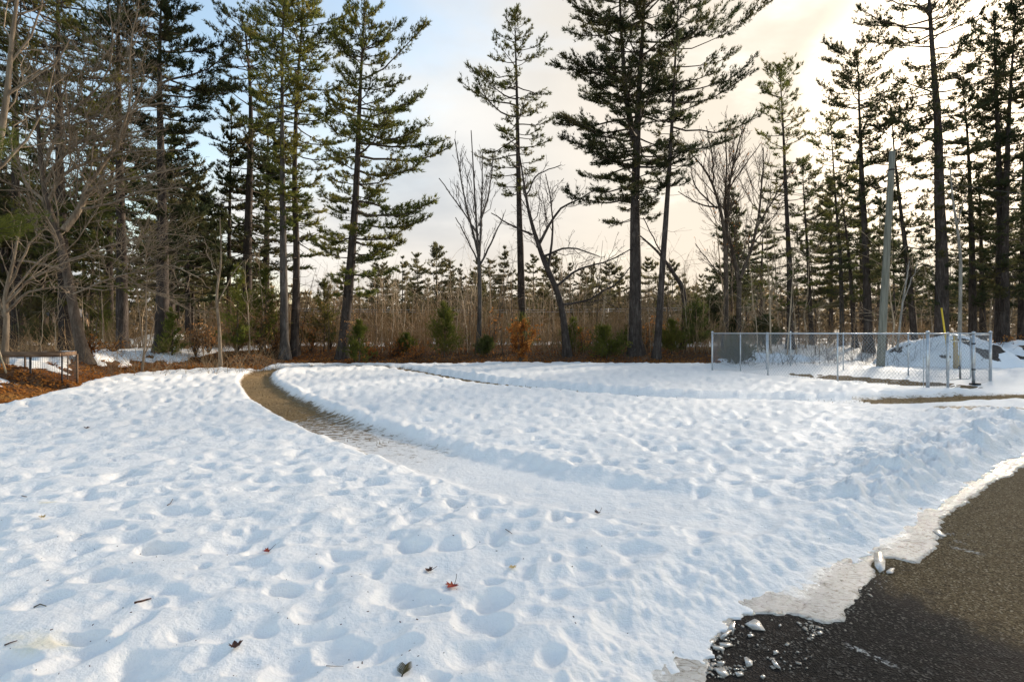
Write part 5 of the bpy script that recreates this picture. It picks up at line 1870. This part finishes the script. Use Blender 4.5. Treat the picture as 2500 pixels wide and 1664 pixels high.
# ---- distant pines: six shapes, copied
def far_pine(seed, h, wd, nm):
    rng = np.random.RandomState(seed)
    root = empty('pine_tree', (0, 0, 0))
    ks = np.linspace(0, 1, 8)
    A_ = np.stack([0.15 * np.sin(ks * 3 + seed), 0.1 * ks, h * ks - 0.1], 1)
    G = Geo()
    G.tube(A_, 0.16 * (1 - 0.93 * ks) * h / 13, 7)
    G.obj('trunk', M['pine_bark'], root, True)
    pos, az, L = [], [], []
    z = h * rng.uniform(0.22, 0.35)
    while z < h - 0.2:
        t = z / h
        for q in range(4):
            pos.append((np.interp(z, A_[:, 2], A_[:, 0]), np.interp(z, A_[:, 2], A_[:, 1]), z))
            az.append(rng.uniform(0, 2 * PI))
            L.append(wd * min(1.15 * (1 - t) ** 0.75 + 0.04, 0.75) * rng.choice([0.3, 0.6, 0.9, 1.0, 1.25]))
        z += rng.uniform(0.35, 0.95)
    pos, az, L = np.array(pos), np.array(az), np.array(L)
    el = R(-4) + R(48) * (pos[:, 2] / h) ** 2.5 + rng.normal(0, R(7), len(L))
    LP = limb_set(rng, pos, az, L, el, 5)
    C = Geo()
    V, Q = tubes(LP, np.tile(np.linspace(0.03, 0.01, 5), (len(L), 1)), 3)
    C.add(V, Q, 1)
    n = np.maximum((L * 20).astype(int), 5)
    idx = np.repeat(np.arange(len(L)), n)
    p, tn = interp_limb(LP, idx, rng.uniform(0.25, 1.0, len(idx)))
    lat = np.cross(tn, [0, 0, 1.0])
    p = p + lat * (rng.normal(0, 0.16, (len(idx), 1)) * L[idx][:, None]) + rng.normal(0, 0.05, p.shape)
    V, T = needle_tris(p, tn + (0, 0, 0.3), rng, 5, 0.36, 0.045)
    C.add(V, T, 0)
    C.obj('crown', [M[nm], M['twig']], root)
    return root


rng = np.random.RandomState(77)
protos = [far_pine(201 + k, h, w_, nm) for k, (h, w_, nm) in enumerate([(14, 3.4, 'far_needles'), (12, 2.6, 'far_needles'), (15, 4.2, 'far_needles'), (10, 3.4, 'far_needles'), (16, 2.6, 'dark_needles'), (13, 3.2, 'dark_needles')])]
usedp = [False] * 6


def put_far(kind, u, d, s, label, group):
    x = (u - CX) / F * d
    if not usedp[kind]:
        o = protos[kind]
        usedp[kind] = True
    else:
        o = copy_tree(protos[kind])
    o.location = (x, d, float(ground_z(x, d)) - 0.1)
    o.rotation_euler = (0, 0, rng.uniform(0, 6.28))
    w_ = s * rng.uniform(0.75, 1.5)
    o.scale = (w_, w_ * rng.uniform(0.85, 1.15), s * rng.uniform(0.92, 1.06))
    tag(o, label, 'tree', group)


# skyline behind the brush, tops between v = 555 and 650
ROW = [(885, 610, 72), (925, 575, 66), (960, 580, 70), (1005, 555, 64), (1035, 605, 74), (1062, 590, 68), (1095, 615, 80), (1130, 580, 70), (1160, 565, 66), (1225, 590, 72), (1250, 610, 78),
                 (1275, 590, 66), (1310, 600, 74), (1340, 605, 70), (1365, 595, 80), (1400, 600, 72), (1425, 615, 68), (1490, 590, 62), (1545, 605, 70), (1575, 620, 66), (1600, 650, 74), (1632, 640, 62),
                 (905, 640, 84), (985, 630, 86), (1080, 640, 88), (1190, 620, 90), (1290, 640, 86), (1385, 640, 88), (1440, 650, 84), (1515, 650, 90), (1110, 660, 60), (1330, 650, 58), (870, 600, 56), (1010, 640, 58)]
GAPS = [(0, 1100, 'between the full green pine and the slim bare tree'), (1100, 1200, 'between the slim bare tree and the single pine'),
        (1200, 1300, 'between the single pine and the crooked oak'), (1300, 1462, 'between the crooked oak and the big pine'), (1462, 3000, 'between the big pine and the twin stems')]
RANK = ['tallest', 'second tallest', 'third tallest', 'fourth tallest', 'fifth tallest', 'sixth tallest', 'seventh tallest', 'eighth tallest', 'ninth tallest', 'tenth tallest', 'eleventh tallest', 'twelfth tallest']
for u, vt, d in ROW:
    for g0_, g1_, gt_ in GAPS:
        if g0_ <= u < g1_:
            mates = sorted(v2 + 0.001 * u2 for u2, v2, _ in ROW if g0_ <= u2 < g1_)
            LAB_M = RANK[mates.index(vt + 0.001 * u)] + ' distant row pine ' + gt_
    kind = rng.choice([0, 1, 2, 3])
    x = (u - CX) / F * d
    want = CAMZ - (vt - HZ) / F * d - float(ground_z(x, d))
    put_far(kind, u, d, want / (14, 12, 15, 10)[kind], LAB_M, 'pines in the distant row beyond the brush')
for k in range(30):
    u = rng.uniform(880, 1640)
    put_far(int(rng.choice([0, 1, 2, 3])), u, rng.uniform(50, 62), rng.uniform(0.34, 0.58), 'low olive pine half hidden in the brush belt', 'low pines in the brush belt')
for k in range(22):
    u = rng.uniform(1650, 2560)
    put_far(int(rng.choice([4, 5, 2, 0])), u, rng.uniform(40, 66), rng.uniform(0.7, 1.1), 'dark pine deep in the sunlit wood on the right', 'pines deep in the right hand wood')
for k in range(46):
    u = rng.uniform(-300, 640)
    put_far(int(rng.choice([4, 5, 2, 1])), u, rng.uniform(33, 60), rng.uniform(0.6, 1.2), 'dark pine deep in the wood on the left', 'pines deep in the left hand wood')

# far-off wood closing the view
rng = np.random.RandomState(91)
n = 15000
aa = rng.uniform(R(-62), R(62), n)
dd = rng.uniform(95, 150, n)
x, y = np.sin(aa) * dd, np.cos(aa) * dd
top = 8.0 + 4.0 * perlin(aa * 20, dd * 0.03, 7) + 2.0 * perlin(aa * 60, dd * 0.03, 9)
zz = ground_z(x, y) + rng.uniform(0, 1, n) ** 0.8 * np.maximum(top, 2)
V, T = needle_tris(np.stack([x, y, zz], 1), rng.normal(0, 0.5, (n, 3)), rng, 4, 1.3, 0.30)
G = Geo()
G.add(V, T)
needles('far_wood', (0.12, 0.095, 0.06), (0.18, 0.14, 0.085), (0.26, 0.20, 0.12), 0.5)
tag(G.obj('distant_wood', M['far_wood']), 'far brown green wood closing the horizon', kind='stuff')


# ---- saplings of the brush belt: shapes copied
def sapling(seed, h, lean, nb):
    rng = np.random.RandomState(seed)
    K = 8
    ks = np.linspace(0, 1, K)
    az = rng.uniform(0, 6.28)
    P = np.stack([lean * h * ks ** 1.3 * math.cos(az), lean * h * ks ** 1.3 * math.sin(az), h * ks - 0.1], 1)
    P[1:-1, :2] += rng.normal(0, 0.03, (K - 2, 2))
    G = Geo()
    V, Q = tubes(P[None], (0.034 * (1 - 0.8 * ks) * (h / 4.5) ** 0.5)[None], 5)
    G.add(V, Q)
    idx = np.zeros(nb, int)
    p0, T = interp_limb(P[None], idx, rng.uniform(0.25, 1, nb))
    D = T * 0.9 + rng.normal(0, 0.5, T.shape)
    D[:, 2] = np.abs(D[:, 2])
    L = rng.uniform(0.3, 1.3, nb)
    sp = np.linspace(0, 1, 4)
    B = p0[:, None] + D[:, None] * (L[:, None] * sp)[:, :, None]
    B[:, 1:] += rng.normal(0, 0.04, B[:, 1:].shape)
    V, Q = tubes(B, np.tile(np.linspace(0.010, 0.005, 4), (nb, 1)), 3)
    G.add(V, Q)
    id2 = np.repeat(np.arange(nb), 3)
    p1, T1 = interp_limb(B, id2, rng.uniform(0.2, 1, len(id2)))
    D1 = T1 + rng.normal(0, 0.5, T1.shape)
    B2 = np.stack([p1, p1 + D1 * rng.uniform(0.2, 0.5, (len(id2), 1))], 1)
    V, Q = tubes(B2, np.full(B2.shape[:2], 0.0055), 3)
    G.add(V, Q)
    return G


rng = np.random.RandomState(33)
saps = []
for k in range(12):
    g = sapling(300 + k, rng.uniform(3.2, 6.5), rng.uniform(0.02, 0.28), rng.randint(7, 14))
    me_o = g.obj('bare_sapling', M['sapling_stem'] if k % 3 else M['twig'])
    saps.append([me_o, False])


def put_sap(k, u, d, s, label, group):
    o, used_ = saps[k]
    if used_:
        o = o.copy()
        COL.objects.link(o)
    saps[k][1] = True
    x = (u - CX) / F * d
    o.location = (x, d, float(ground_z(x, d)))
    o.rotation_euler = (0, 0, rng.uniform(0, 6.28))
    o.scale = (s, s, s)
    tag(o, label, 'sapling', group)


for k in range(185):
    put_sap(rng.randint(0, 12), rng.uniform(640, 1660), rng.uniform(29, 44), rng.uniform(0.7, 1.05), 'thin bare tan sapling in the brush belt behind the snow', 'saplings in the brush belt')
for k in range(80):
    put_sap(rng.randint(0, 12), rng.uniform(1660, 2480), rng.uniform(28, 44), rng.uniform(0.7, 1.7), 'thin bare sapling among the dark trunks on the right', 'saplings among the right hand trunks')
for k in range(52):
    put_sap(rng.randint(0, 12), rng.uniform(-120, 640), rng.uniform(25, 40), rng.uniform(0.6, 1.0), 'thin bare sapling among the left hand trunks', 'saplings among the left hand trunks')


# ---- thicket of twigs that nobody could count
def thicket(name, n, u0, u1, d0, d1, h0, h1, seed, m, label, rad=0.006):
    rng = np.random.RandomState(seed)
    u = rng.uniform(u0, u1, n)
    d = rng.uniform(d0, d1, n)
    x = (u - CX) / F * d
    z = ground_z(x, d)
    h = rng.uniform(h0, h1, n) * np.clip(0.62 + 0.75 * perlin(x * 0.22, d * 0.22, seed) + 0.3 * perlin(x * 0.7, d * 0.7, seed + 1), 0.15, 1.5)
    az = rng.uniform(0, 6.28, n)
    ln = np.abs(rng.normal(0, 0.25, n))
    sp = np.linspace(0, 1, 3)[None]
    off = ln[:, None] * h[:, None] * sp ** 1.4
    P = np.stack([x[:, None] + np.cos(az)[:, None] * off, d[:, None] + np.sin(az)[:, None] * off, z[:, None] - 0.05 + h[:, None] * sp], -1)
    P[:, 1:] += rng.normal(0, 0.05, P[:, 1:].shape)
    V, Q = tubes(P, np.tile(np.linspace(rad * 1.3, rad * 0.6, 3), (n, 1)), 3)
    G = Geo()
    G.add(V, Q)
    k = 2
    idx = np.repeat(np.arange(n), k)
    p0, T = interp_limb(P, idx, rng.uniform(0.3, 1, n * k))
    D = T + rng.normal(0, 0.55, T.shape)
    B = np.stack([p0, p0 + D * rng.uniform(0.25, 0.8, (n * k, 1))], 1)
    V, Q = tubes(B, np.full(B.shape[:2], rad * 0.75), 3)
    G.add(V, Q)
    return tag(G.obj(name, M[m]), label, kind='stuff')


thicket('brush_thicket', 5600, 480, 1700, 29, 52, 0.8, 4.2, 401, 'brush', 'tangled brown brush filling the belt behind the snow', 0.013)
thicket('brush_thicket', 1500, -200, 600, 26, 48, 0.5, 2.6, 402, 'brush', 'tangled brown brush between the left hand trunks', 0.012)
thicket('brush_thicket', 1700, 1680, 2520, 30, 48, 0.5, 2.6, 403, 'brush', 'dark tangled brush beneath the right hand trunks', 0.011)
thicket('brush_twigs', 420, 1690, 2300, 23.0, 28, 0.25, 1.1, 404, 'twig', 'thin dark twigs poking through snow behind the pen', 0.006)
thicket('brush_twigs', 420, 0, 640, 18.0, 27, 0.15, 0.8, 406, 'brush', 'thin twigs standing in the leaf litter on the left', 0.006)
thicket('brush_twigs', 260, 950, 1640, 26.0, 29, 0.1, 0.6, 405, 'twig', 'short twigs poking through snow at the wood edge', 0.005)


# ---- young pines and leafy shrubs at the edge
def young_pine(seed, u, vb, d, hpx, wpx, label, nm='bright_needles', dens=1.0):
    rng = np.random.RandomState(seed)
    x = (u - CX) / F * d
    bz = float(ground_z(x, d))
    h = hpx / F * d
    wd = wpx / 2 / F * d
    root = empty('young_pine', (x, d, bz), label, 'young pine')
    K = 6
    ks = np.linspace(0, 1, K)
    A_ = np.stack([0.05 * np.sin(ks * 4), 0 * ks, h * ks - 0.05], 1)
    G = Geo()
    V, Q = trunk_mesh(A_, 0.035 * (1 - 0.85 * ks), rng, 6, 0.2)
    G.add(V, Q)
    G.obj('trunk', M['twig'], root, True)
    n = int(60 * dens)
    z = rng.uniform(0.10, 0.98, n) * h
    t = z / h
    L = np.maximum(wd * (1.1 * (1 - t) ** 0.6) * rng.uniform(0.55, 1.15, n), 0.12)
    el = R(15) + R(40) * t + rng.normal(0, R(9), n)
    LP = limb_set(rng, np.stack([0 * z, 0 * z, z], 1), rng.uniform(0, 6.28, n), L, el, 5)
    C = Geo()
    V, Q = tubes(LP, np.tile(np.linspace(0.012, 0.005, 5), (n, 1)), 3)
    C.add(V, Q, 1)
    m = np.maximum((L * 42 * dens).astype(int), 8)
    idx = np.repeat(np.arange(n), m)
    p, tn = interp_limb(LP, idx, rng.uniform(0.2, 1, len(idx)))
    p = p + rng.normal(0, 0.10, p.shape) * L[idx][:, None]
    V, T = needle_tris(p, tn + (0, 0, 0.4), rng, 6, 0.15, 0.009)
    C.add(V, T, 0)
    C.obj('crown', [M[nm], M['twig']], root)
    return root


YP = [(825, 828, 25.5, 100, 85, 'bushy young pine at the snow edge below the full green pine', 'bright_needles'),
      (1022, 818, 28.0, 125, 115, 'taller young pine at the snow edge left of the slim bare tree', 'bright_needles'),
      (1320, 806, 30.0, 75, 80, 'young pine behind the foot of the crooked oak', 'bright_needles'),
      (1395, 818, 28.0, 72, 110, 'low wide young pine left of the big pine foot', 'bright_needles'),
      (1545, 815, 29.0, 75, 90, 'young pine right of the slim leaning pine foot', 'bright_needles'),
      (1600, 800, 30.0, 130, 90, 'dense darker young pine left of the pen corner', 'pine_needles'),
      (1640, 800, 32.0, 150, 90, 'young pine behind the pen corner post', 'dark_needles'),
      (1760, 790, 31.0, 80, 100, 'dark young pine behind the left of the pen', 'dark_needles'),
      (1692, 830, 25.0, 62, 120, 'low dark spreading pine just behind the left end of the pen', 'dark_needles'),
      (1690, 780, 33.0, 70, 90, 'dark young pine between the twin stems', 'dark_needles'),
      (1200, 800, 31.0, 85, 75, 'young pine behind the orange leaved oak shrub', 'pine_needles'),
      (545, 815, 26.0, 205, 110, 'thin tall young pine with yellow green top on the left', 'bright_needles'),
      (610, 815, 27.5, 190, 110, 'yellow green young pine left of the grey trunk', 'bright_needles'),
      (745, 800, 30.0, 170, 110, 'young pine between the close pair and the full green pine', 'pine_needles'),
      (395, 812, 24.5, 110, 70, 'small yellow green pine at the foot of the flared pine', 'bright_needles'),
      (90, 800, 27.0, 140, 110, 'dark young pine behind the wood topped enclosure', 'dark_needles'),
      (230, 800, 30.0, 150, 110, 'dark young pine behind the leaning bare tree', 'pine_needles'),
      (1450, 812, 31.5, 55, 60, 'small young pine hidden behind the big pine foot', 'bright_needles'),
      (935, 815, 29.0, 45, 60, 'very small young pine in the low red brush', 'bright_needles'),
      (1120, 812, 29.0, 40, 70, 'very small young pine at the foot of the slim bare tree', 'pine_needles')]
for k, (u, vb, d, hp, wp, lab, nm) in enumerate(YP):
    young_pine(500 + k, u, vb, d, hp, wp, lab, nm)


def leafy_shrub(seed, u, d, hpx, wpx, label, m='oak_leaves', n=900, size=0.06, low=0.0):
    rng = np.random.RandomState(seed)
    x = (u - CX) / F * d
    bz = float(ground_z(x, d)) + max(surf_z(x, d) - float(ground_z(x, d)), 0)
    h, wd = hpx / F * d, wpx / 2 / F * d
    root = empty('leafy_shrub', (x, d, bz), label, 'shrub')
    ns_ = 14
    az = rng.uniform(0, 6.28, ns_)
    K = 5
    ks = np.linspace(0, 1, K)[None]
    sp = rng.uniform(0.2, 1.0, ns_)[:, None] * wd * ks ** 0.8
    hh = rng.uniform(0.6, 1.0, ns_)[:, None] * h * ks
    P = np.stack([np.cos(az)[:, None] * sp, np.sin(az)[:, None] * sp, hh - 0.05], -1)
    P[:, 1:] += rng.normal(0, 0.04, P[:, 1:].shape)
    G = Geo()
    V, Q = tubes(P, np.tile(np.linspace(0.016, 0.006, K), (ns_, 1)), 4)
    G.add(V, Q)
    id2 = np.repeat(np.arange(ns_), 7)
    p0, T = interp_limb(P, id2, rng.uniform(0.15, 1, len(id2)))
    D = T * 0.6 + rng.normal(0, 0.6, T.shape)
    B = np.stack([p0, p0 + D * 0.16 * h * 0.5, p0 + D * 0.30 * h * 0.7], 1)
    V, Q = tubes(B, np.full(B.shape[:2], 0.005), 3)
    G.add(V, Q)
    G.obj('stems', M['twig'], root, False)
    k = rng.randint(0, len(B), n)
    C, _ = interp_limb(B, k, rng.uniform(0.1, 1, n))
    C = C + rng.normal(0, 0.05, C.shape)
    C = C[C[:, 2] > low]
    leaf_quads(C, rng, size, 'leaves', m, root, 1.0)
    return root


leafy_shrub(601, 1197, 26.3, 92, 66, 'bright orange leaved oak shrub standing at the snow edge', 'oak_leaves', 1900, 0.075)
LS = [(450, 25.5, 80, 60, 'copper leaved beech right of the flared pine', 'beech_leaves', 500), (480, 27.0, 75, 60, 'copper leaved beech behind the slim tan sapling', 'beech_leaves', 420),
      (545, 26.5, 80, 70, 'copper leaved beech under the thin tall young pine', 'beech_leaves', 520), (600, 27.0, 85, 70, 'copper leaved beech left of the grey trunk', 'beech_leaves', 520),
      (630, 28.0, 90, 60, 'tall copper leaved beech touching the grey trunk', 'beech_leaves', 420), (715, 30.0, 90, 80, 'rusty leaved beech right of the close pair', 'oak_leaves', 380),
      (760, 30.5, 190, 80, 'tall thin beech with copper leaves before the full green pine', 'beech_leaves', 340), (815, 27.0, 110, 50, 'copper leaves hanging round the full green pine foot', 'beech_leaves', 320),
      (1130, 30.5, 100, 60, 'rusty leaved shrub right of the slim bare tree', 'oak_leaves', 260), (1345, 30.0, 60, 70, 'rusty low shrub right of the crooked oak', 'oak_leaves', 340),
      (1490, 31.0, 75, 50, 'rusty shrub between the big pine and slim leaning pine', 'oak_leaves', 320), (1540, 32.0, 70, 60, 'orange brush right of the slim leaning pine', 'oak_leaves', 320),
      (205, 20.0, 60, 40, 'copper leaves clinging at the foot of the leaning bare tree', 'oak_leaves', 260), (262, 23.5, 30, 70, 'low brown shrub on litter beside the enclosure', 'oak_leaves', 260),
      (2270, 27.5, 50, 90, 'brown leaved brush at the foot of the forked pines', 'oak_leaves', 420), (2340, 27.5, 60, 90, 'brown leaved brush at the right edge', 'oak_leaves', 420),
      (860, 28.0, 40, 80, 'low red brown brush right of the bushy young pine', 'oak_leaves', 420), (960, 28.0, 40, 90, 'low red brown brush in the middle of the belt', 'oak_leaves', 420),
      (905, 28.5, 45, 90, 'low rusty brush left of the very small young pine', 'oak_leaves', 420)]
for k, (u, d, hp, wp, lab, m, n) in enumerate(LS):
    leafy_shrub(610 + k, u, d, hp, wp, lab, m, n, 0.06)

# ---- near pine boughs reaching in at the left edge
def bough(seed, u, v, d, L, label):
    rng = np.random.RandomState(seed)
    b = pt(u, v, d)
    root = empty('pine_bough', tuple(b), label, 'branch')
    LP = limb_set(rng, np.zeros((5, 3)) + np.array([[0, 0, 0]]), np.array([0.0, 0.25, -0.3, 0.5, -0.55]), np.array([L, L * .8, L * .8, L * .55, L * .55]), np.array([0.02, 0.08, -0.05, 0.12, 0.0]), 6, 0.05, 0.05)
    G = Geo()
    V, Q = tubes(LP, np.tile(np.linspace(0.018, 0.006, 6), (5, 1)), 5)
    G.add(V, Q)
    G.obj('wood', M['twig'], root, True)
    n = 800
    idx = rng.randint(0, 5, n)
    p, tn = interp_limb(LP, idx, rng.uniform(0.3, 1.02, n))
    p = p + rng.normal(0, 0.12, p.shape) * np.array([1, 1, 0.8])
    V, T = needle_tris(p, tn + (0, 0, 0.1), rng, 9, 0.13, 0.0035)
    C = Geo()
    C.add(V, T)
    C.obj('needles', M['bright_needles'], root)


bough(701, -170, 530, 11.0, 2.6, 'lower olive green pine bough reaching in at the left edge')
bough(702, -150, 345, 11.5, 1.9, 'upper olive green pine bough reaching in at the left edge')

# ---- leaf litter under the trees
rng = np.random.RandomState(15)
n = 26000
u = rng.uniform(-150, 1660, n)
de = F * 1.5 / (np.interp(u, EU, EV) - HZ)
y = de + rng.exponential(3.2, n) - 0.8
x = (u - CX) / F * y
dep = snow_depth(x, y)
ok = dep < 0.004
x, y = x[ok], y[ok]
P = np.stack([x, y, ground_z(x, y) + 0.015], 1)
tag(leaf_quads(P, rng, 0.055, 'leaf_litter', 'oak_leaves', None, 0.4), 'fallen brown oak and beech leaves under the trees', kind='stuff')


# ------------------------------------------------------------------ far buildings, wires, rail
def house(name, u0, u1, d, hw, wallm, label, roofm='roof_grey', dep=7.0):
    x0, x1 = (u0 - CX) / F * d, (u1 - CX) / F * d
    c = (x0 + x1) / 2
    z0 = float(ground_z(c, d))
    root = empty(name, (c, d, z0), label, 'house')
    w = x1 - x0
    G = Geo()
    G.box((0, dep / 2, hw / 2 - 0.1), (w, dep, hw))
    G.obj('wall', M[wallm], root)
    G = Geo()
    ov, rh = 0.35, w * 0.22
    V = [(-w / 2 - ov, -ov, hw - 0.1), (w / 2 + ov, -ov, hw - 0.1), (w / 2 + ov, dep + ov, hw - 0.1), (-w / 2 - ov, dep + ov, hw - 0.1), (-w / 2 - ov, dep / 2, hw + rh), (w / 2 + ov, dep / 2, hw + rh)]
    G.add(V, [[0, 1, 5, 4], [2, 3, 4, 5], [3, 2, 1, 0]])
    G.add(V, [[0, 4, 3], [1, 2, 5]])
    G.obj('roof', M[roofm], root)
    for k in range(2):
        px = -w / 4 + k * w / 2
        G = Geo()
        G.box((px, -0.03, hw * 0.55), (0.95, 0.10, 1.3))
        f = G.obj('window', M['house_white'], root)
        G = Geo()
        G.box((px, -0.085, hw * 0.55), (0.75, 0.02, 1.1))
        G.obj('pane', M['glass_dark'], f)
    return root


house('house', 1519, 1575, 105, 3.0, 'house_white', 'small white house far behind the slim leaning pine')
house('house', 20, 120, 70, 3.2, 'house_tan', 'tan house glimpsed behind the trees at far left')


def far_wire(v, d, label, sag=0.25):
    k = np.linspace(0, 1, 30)
    a, c = pt(640, v, d), pt(1660, v - 3, d)
    P = a + (c - a) * k[:, None]
    P[:, 2] -= sag * 4 * k * (1 - k)
    G = Geo()
    G.tube(P, 0.028, 4)
    o = G.obj('overhead_wire', M['wire_metal'], None, True, P[0])
    tag(o, label, 'wire', 'wires along the road beyond the brush')


far_wire(709, 52, 'upper of two thin wires strung across the brush belt')
far_wire(714, 52, 'lower of two thin wires strung across the brush belt')
# rail beside the road beyond the brush
root = empty('guard_rail', ((1100 - CX) / F * 54, 54, 0.5), 'thin grey guard rail beyond the brush belt', 'guard rail')
G = Geo()
a, c = pt(900, 763, 54), pt(1640, 763, 54)
G.tube([a, c], 0.05, 5)
G.obj('rail', M['wire_metal'], root, True, np.array([(1100 - CX) / F * 54, 54, 0.5]))
for k in range(14):
    G = Geo()
    p = a + (c - a) * k / 13
    G.tube([(p[0], p[1] + 0.06, float(ground_z(p[0], p[1])) - 0.1), (p[0], p[1] + 0.06, p[2] + 0.08)], 0.05, 5)
    G.obj('post', M['wire_metal'], root, True, np.array([(1100 - CX) / F * 54, 54, 0.5]))
b = pt(1539, 775, 80)
root = empty('utility_pole', (b[0], 80, 0.4), 'small distant pole with crossarm near the white house', 'pole')
G = Geo()
G.tube([(0, 0, -0.2), (0, 0, 6.0)], 0.12, 6)
G.obj('shaft', M['pole_wood'], root)
G = Geo()
G.box((0, 0, 5.3), (2.0, 0.12, 0.12))
G.obj('crossarm', M['pole_wood'], root)


# ------------------------------------------------------------------ small things lying on the snow
def maple_leaf(u, v, size, rot, m, label, stem=True, curl=0.35):
    rng = np.random.RandomState(int(u * 7 + v))
    p = on_snow(u, v)
    prof = [(0, -0.35), (0.18, -0.28), (0.52, -0.42), (0.46, -0.12), (0.95, 0.05), (0.62, 0.22), (0.72, 0.55), (0.36, 0.42), (0.22, 0.72), (0, 1.05),
            (-0.22, 0.72), (-0.36, 0.42), (-0.72, 0.55), (-0.62, 0.22), (-0.95, 0.05), (-0.46, -0.12), (-0.52, -0.42), (-0.18, -0.28)]
    q = np.array(prof) * size
    zz = np.abs(q[:, 0]) ** 1.5 * curl / size ** 0.5 + (q[:, 1] / size) ** 2 * size * curl * 0.5 + rng.normal(0, size * 0.06, len(q))
    mid = q * 0.5
    zm = zz * 0.35 + rng.normal(0, size * 0.03, len(q))
    n = len(q)
    c, s = math.cos(rot), math.sin(rot)
    V = np.vstack([np.c_[q, zz], np.c_[mid, zm], [[0, 0.15 * size, 0]]])
    V[:, :2] = V[:, :2] @ np.array([[c, s], [-s, c]])
    a = np.arange(n)
    b = (a + 1) % n
    G = Geo()
    G.add(V, np.stack([a, b, b + n, a + n], 1))
    G.t.append(np.stack([a + n, b + n, np.full(n, 2 * n)], 1))
    G.tm.append(np.zeros(n, int))
    root = empty('fallen_leaf', (p[0], p[1], p[2] + 0.008), label, 'leaf')
    G.obj('blade', M[m], root, True)
    if stem:
        G = Geo()
        e = np.array([[0, -0.3 * size, 0.004], [0.15 * size, -0.8 * size, 0.02], [0.5 * size, -1.35 * size, 0.035]])
        e[:, :2] = e[:, :2] @ np.array([[c, s], [-s, c]])
        G.tube(e, 0.0016, 5)
        G.obj('stalk', M['brown_leaf'], root, True)
    return root


maple_leaf(1042, 1351, 0.052, 2.6, 'red_leaf', 'largest dark red maple leaf with long stalk on the snow')
maple_leaf(988, 1316, 0.036, 1.0, 'brown_leaf', 'dark curled maroon leaf just left of the red maple leaf', True, 0.5)
maple_leaf(616, 1270, 0.036, 1.9, 'red_leaf', 'small red leaf in a hollow left of the maroon leaf', True, 0.5)
maple_leaf(541, 1492, 0.036, 0.6, 'brown_leaf', 'blackish brown leaf near the bottom of the snow', True, 0.6)
maple_leaf(1180, 1308, 0.032, 0.4, 'tan_leaf', 'tan leaf frozen into the snow right of the red maple leaf', False, 0.1)
maple_leaf(200, 986, 0.05, 0.4, 'brown_leaf', 'small brown leaf out on the left of the snow', False, 0.6)
maple_leaf(1376, 1182, 0.04, 2.0, 'brown_leaf', 'brown leaf standing in a track near the middle', True, 0.7)
maple_leaf(98, 1192, 0.03, 1.0, 'tan_leaf', 'small tan leaf at far left of the near snow', False, 0.6)


def stick(pts, m, label, rad=0.004, nm='twig'):
    P = np.array([on_snow(u, v) + (0, 0, 0.006) for u, v in pts])
    G = Geo()
    G.tube(P, np.linspace(rad, rad * 0.5, len(P)), 5)
    return tag(G.obj(nm, M[m], None, True, P[0]), label, 'twig')


stick([(310, 1389), (326, 1386), (338, 1384), (348, 1378)], 'brown_leaf', 'dark reddish twig in a hollow at lower left', 0.007)
stick([(750, 1535), (770, 1536), (790, 1537)], 'brown_leaf', 'fine straight stem lying low in the snow at bottom', 0.0016)
stick([(385, 1168), (392, 1160), (398, 1150)], 'brown_leaf', 'small dark twig at the side of a left hand hollow', 0.004)
stick([(1163, 1220), (1172, 1224), (1178, 1230)], 'brown_leaf', 'little curled twig left of the standing brown leaf', 0.003)
stick([(50, 1142), (62, 1144)], 'brown_leaf', 'short dark twig at the far left of the snow', 0.004)
stick([(78, 1398), (92, 1394), (106, 1396)], 'sprig', 'flat green brown twig at lower left', 0.004)
stick([(10, 1490), (24, 1486), (40, 1480)], 'brown_leaf', 'short dark twig at the lower left edge', 0.004)
# flattened cedar sprig at the bottom
p = on_snow(928, 1550)
root = empty('cedar_sprig', (p[0], p[1], p[2] + 0.006), 'small feathery cedar sprig on the snow at bottom centre', 'sprig')
G = Geo()
G.tube([(0, -0.035, 0), (0.004, 0, 0.006), (0.012, 0.045, 0.008)], [0.003, 0.0025, 0.0015], 5)
G.obj('stem', M['sprig'], root)
for k in range(9):
    s = -0.025 + k * 0.0075
    for sg in (-1, 1):
        G = Geo()
        L = 0.034 - 0.002 * abs(k - 3)
        G.tube([(0.002, s, 0.005), (sg * L * 0.6, s + 0.014, 0.008), (sg * L, s + 0.026, 0.006)], [0.0022, 0.002, 0.0008], 4)
        G.obj('leaflet', M['sprig'], root)
# bark crumbs
rng = np.random.RandomState(44)
G = Geo()
for _ in range(230):
    u, v = rng.uniform(0, 1500), 1000 + 560 * rng.uniform(0, 1) ** 0.8
    if u > 1100 and v > 1450:
        continue
    x_, y_ = gp(u, v, 0.0)
    s = 0.0012 + 0.0035 * rng.uniform(0, 1) ** 2
    G.box((x_, y_, surf_z(x_, y_) + 0.001), (s * rng.uniform(1, 3.5), s, s * 0.7), rng.uniform(0, 3))
tag(G.obj('bark_crumbs', M['brown_leaf']), 'tiny dark bark crumbs strewn over the snow', kind='stuff')
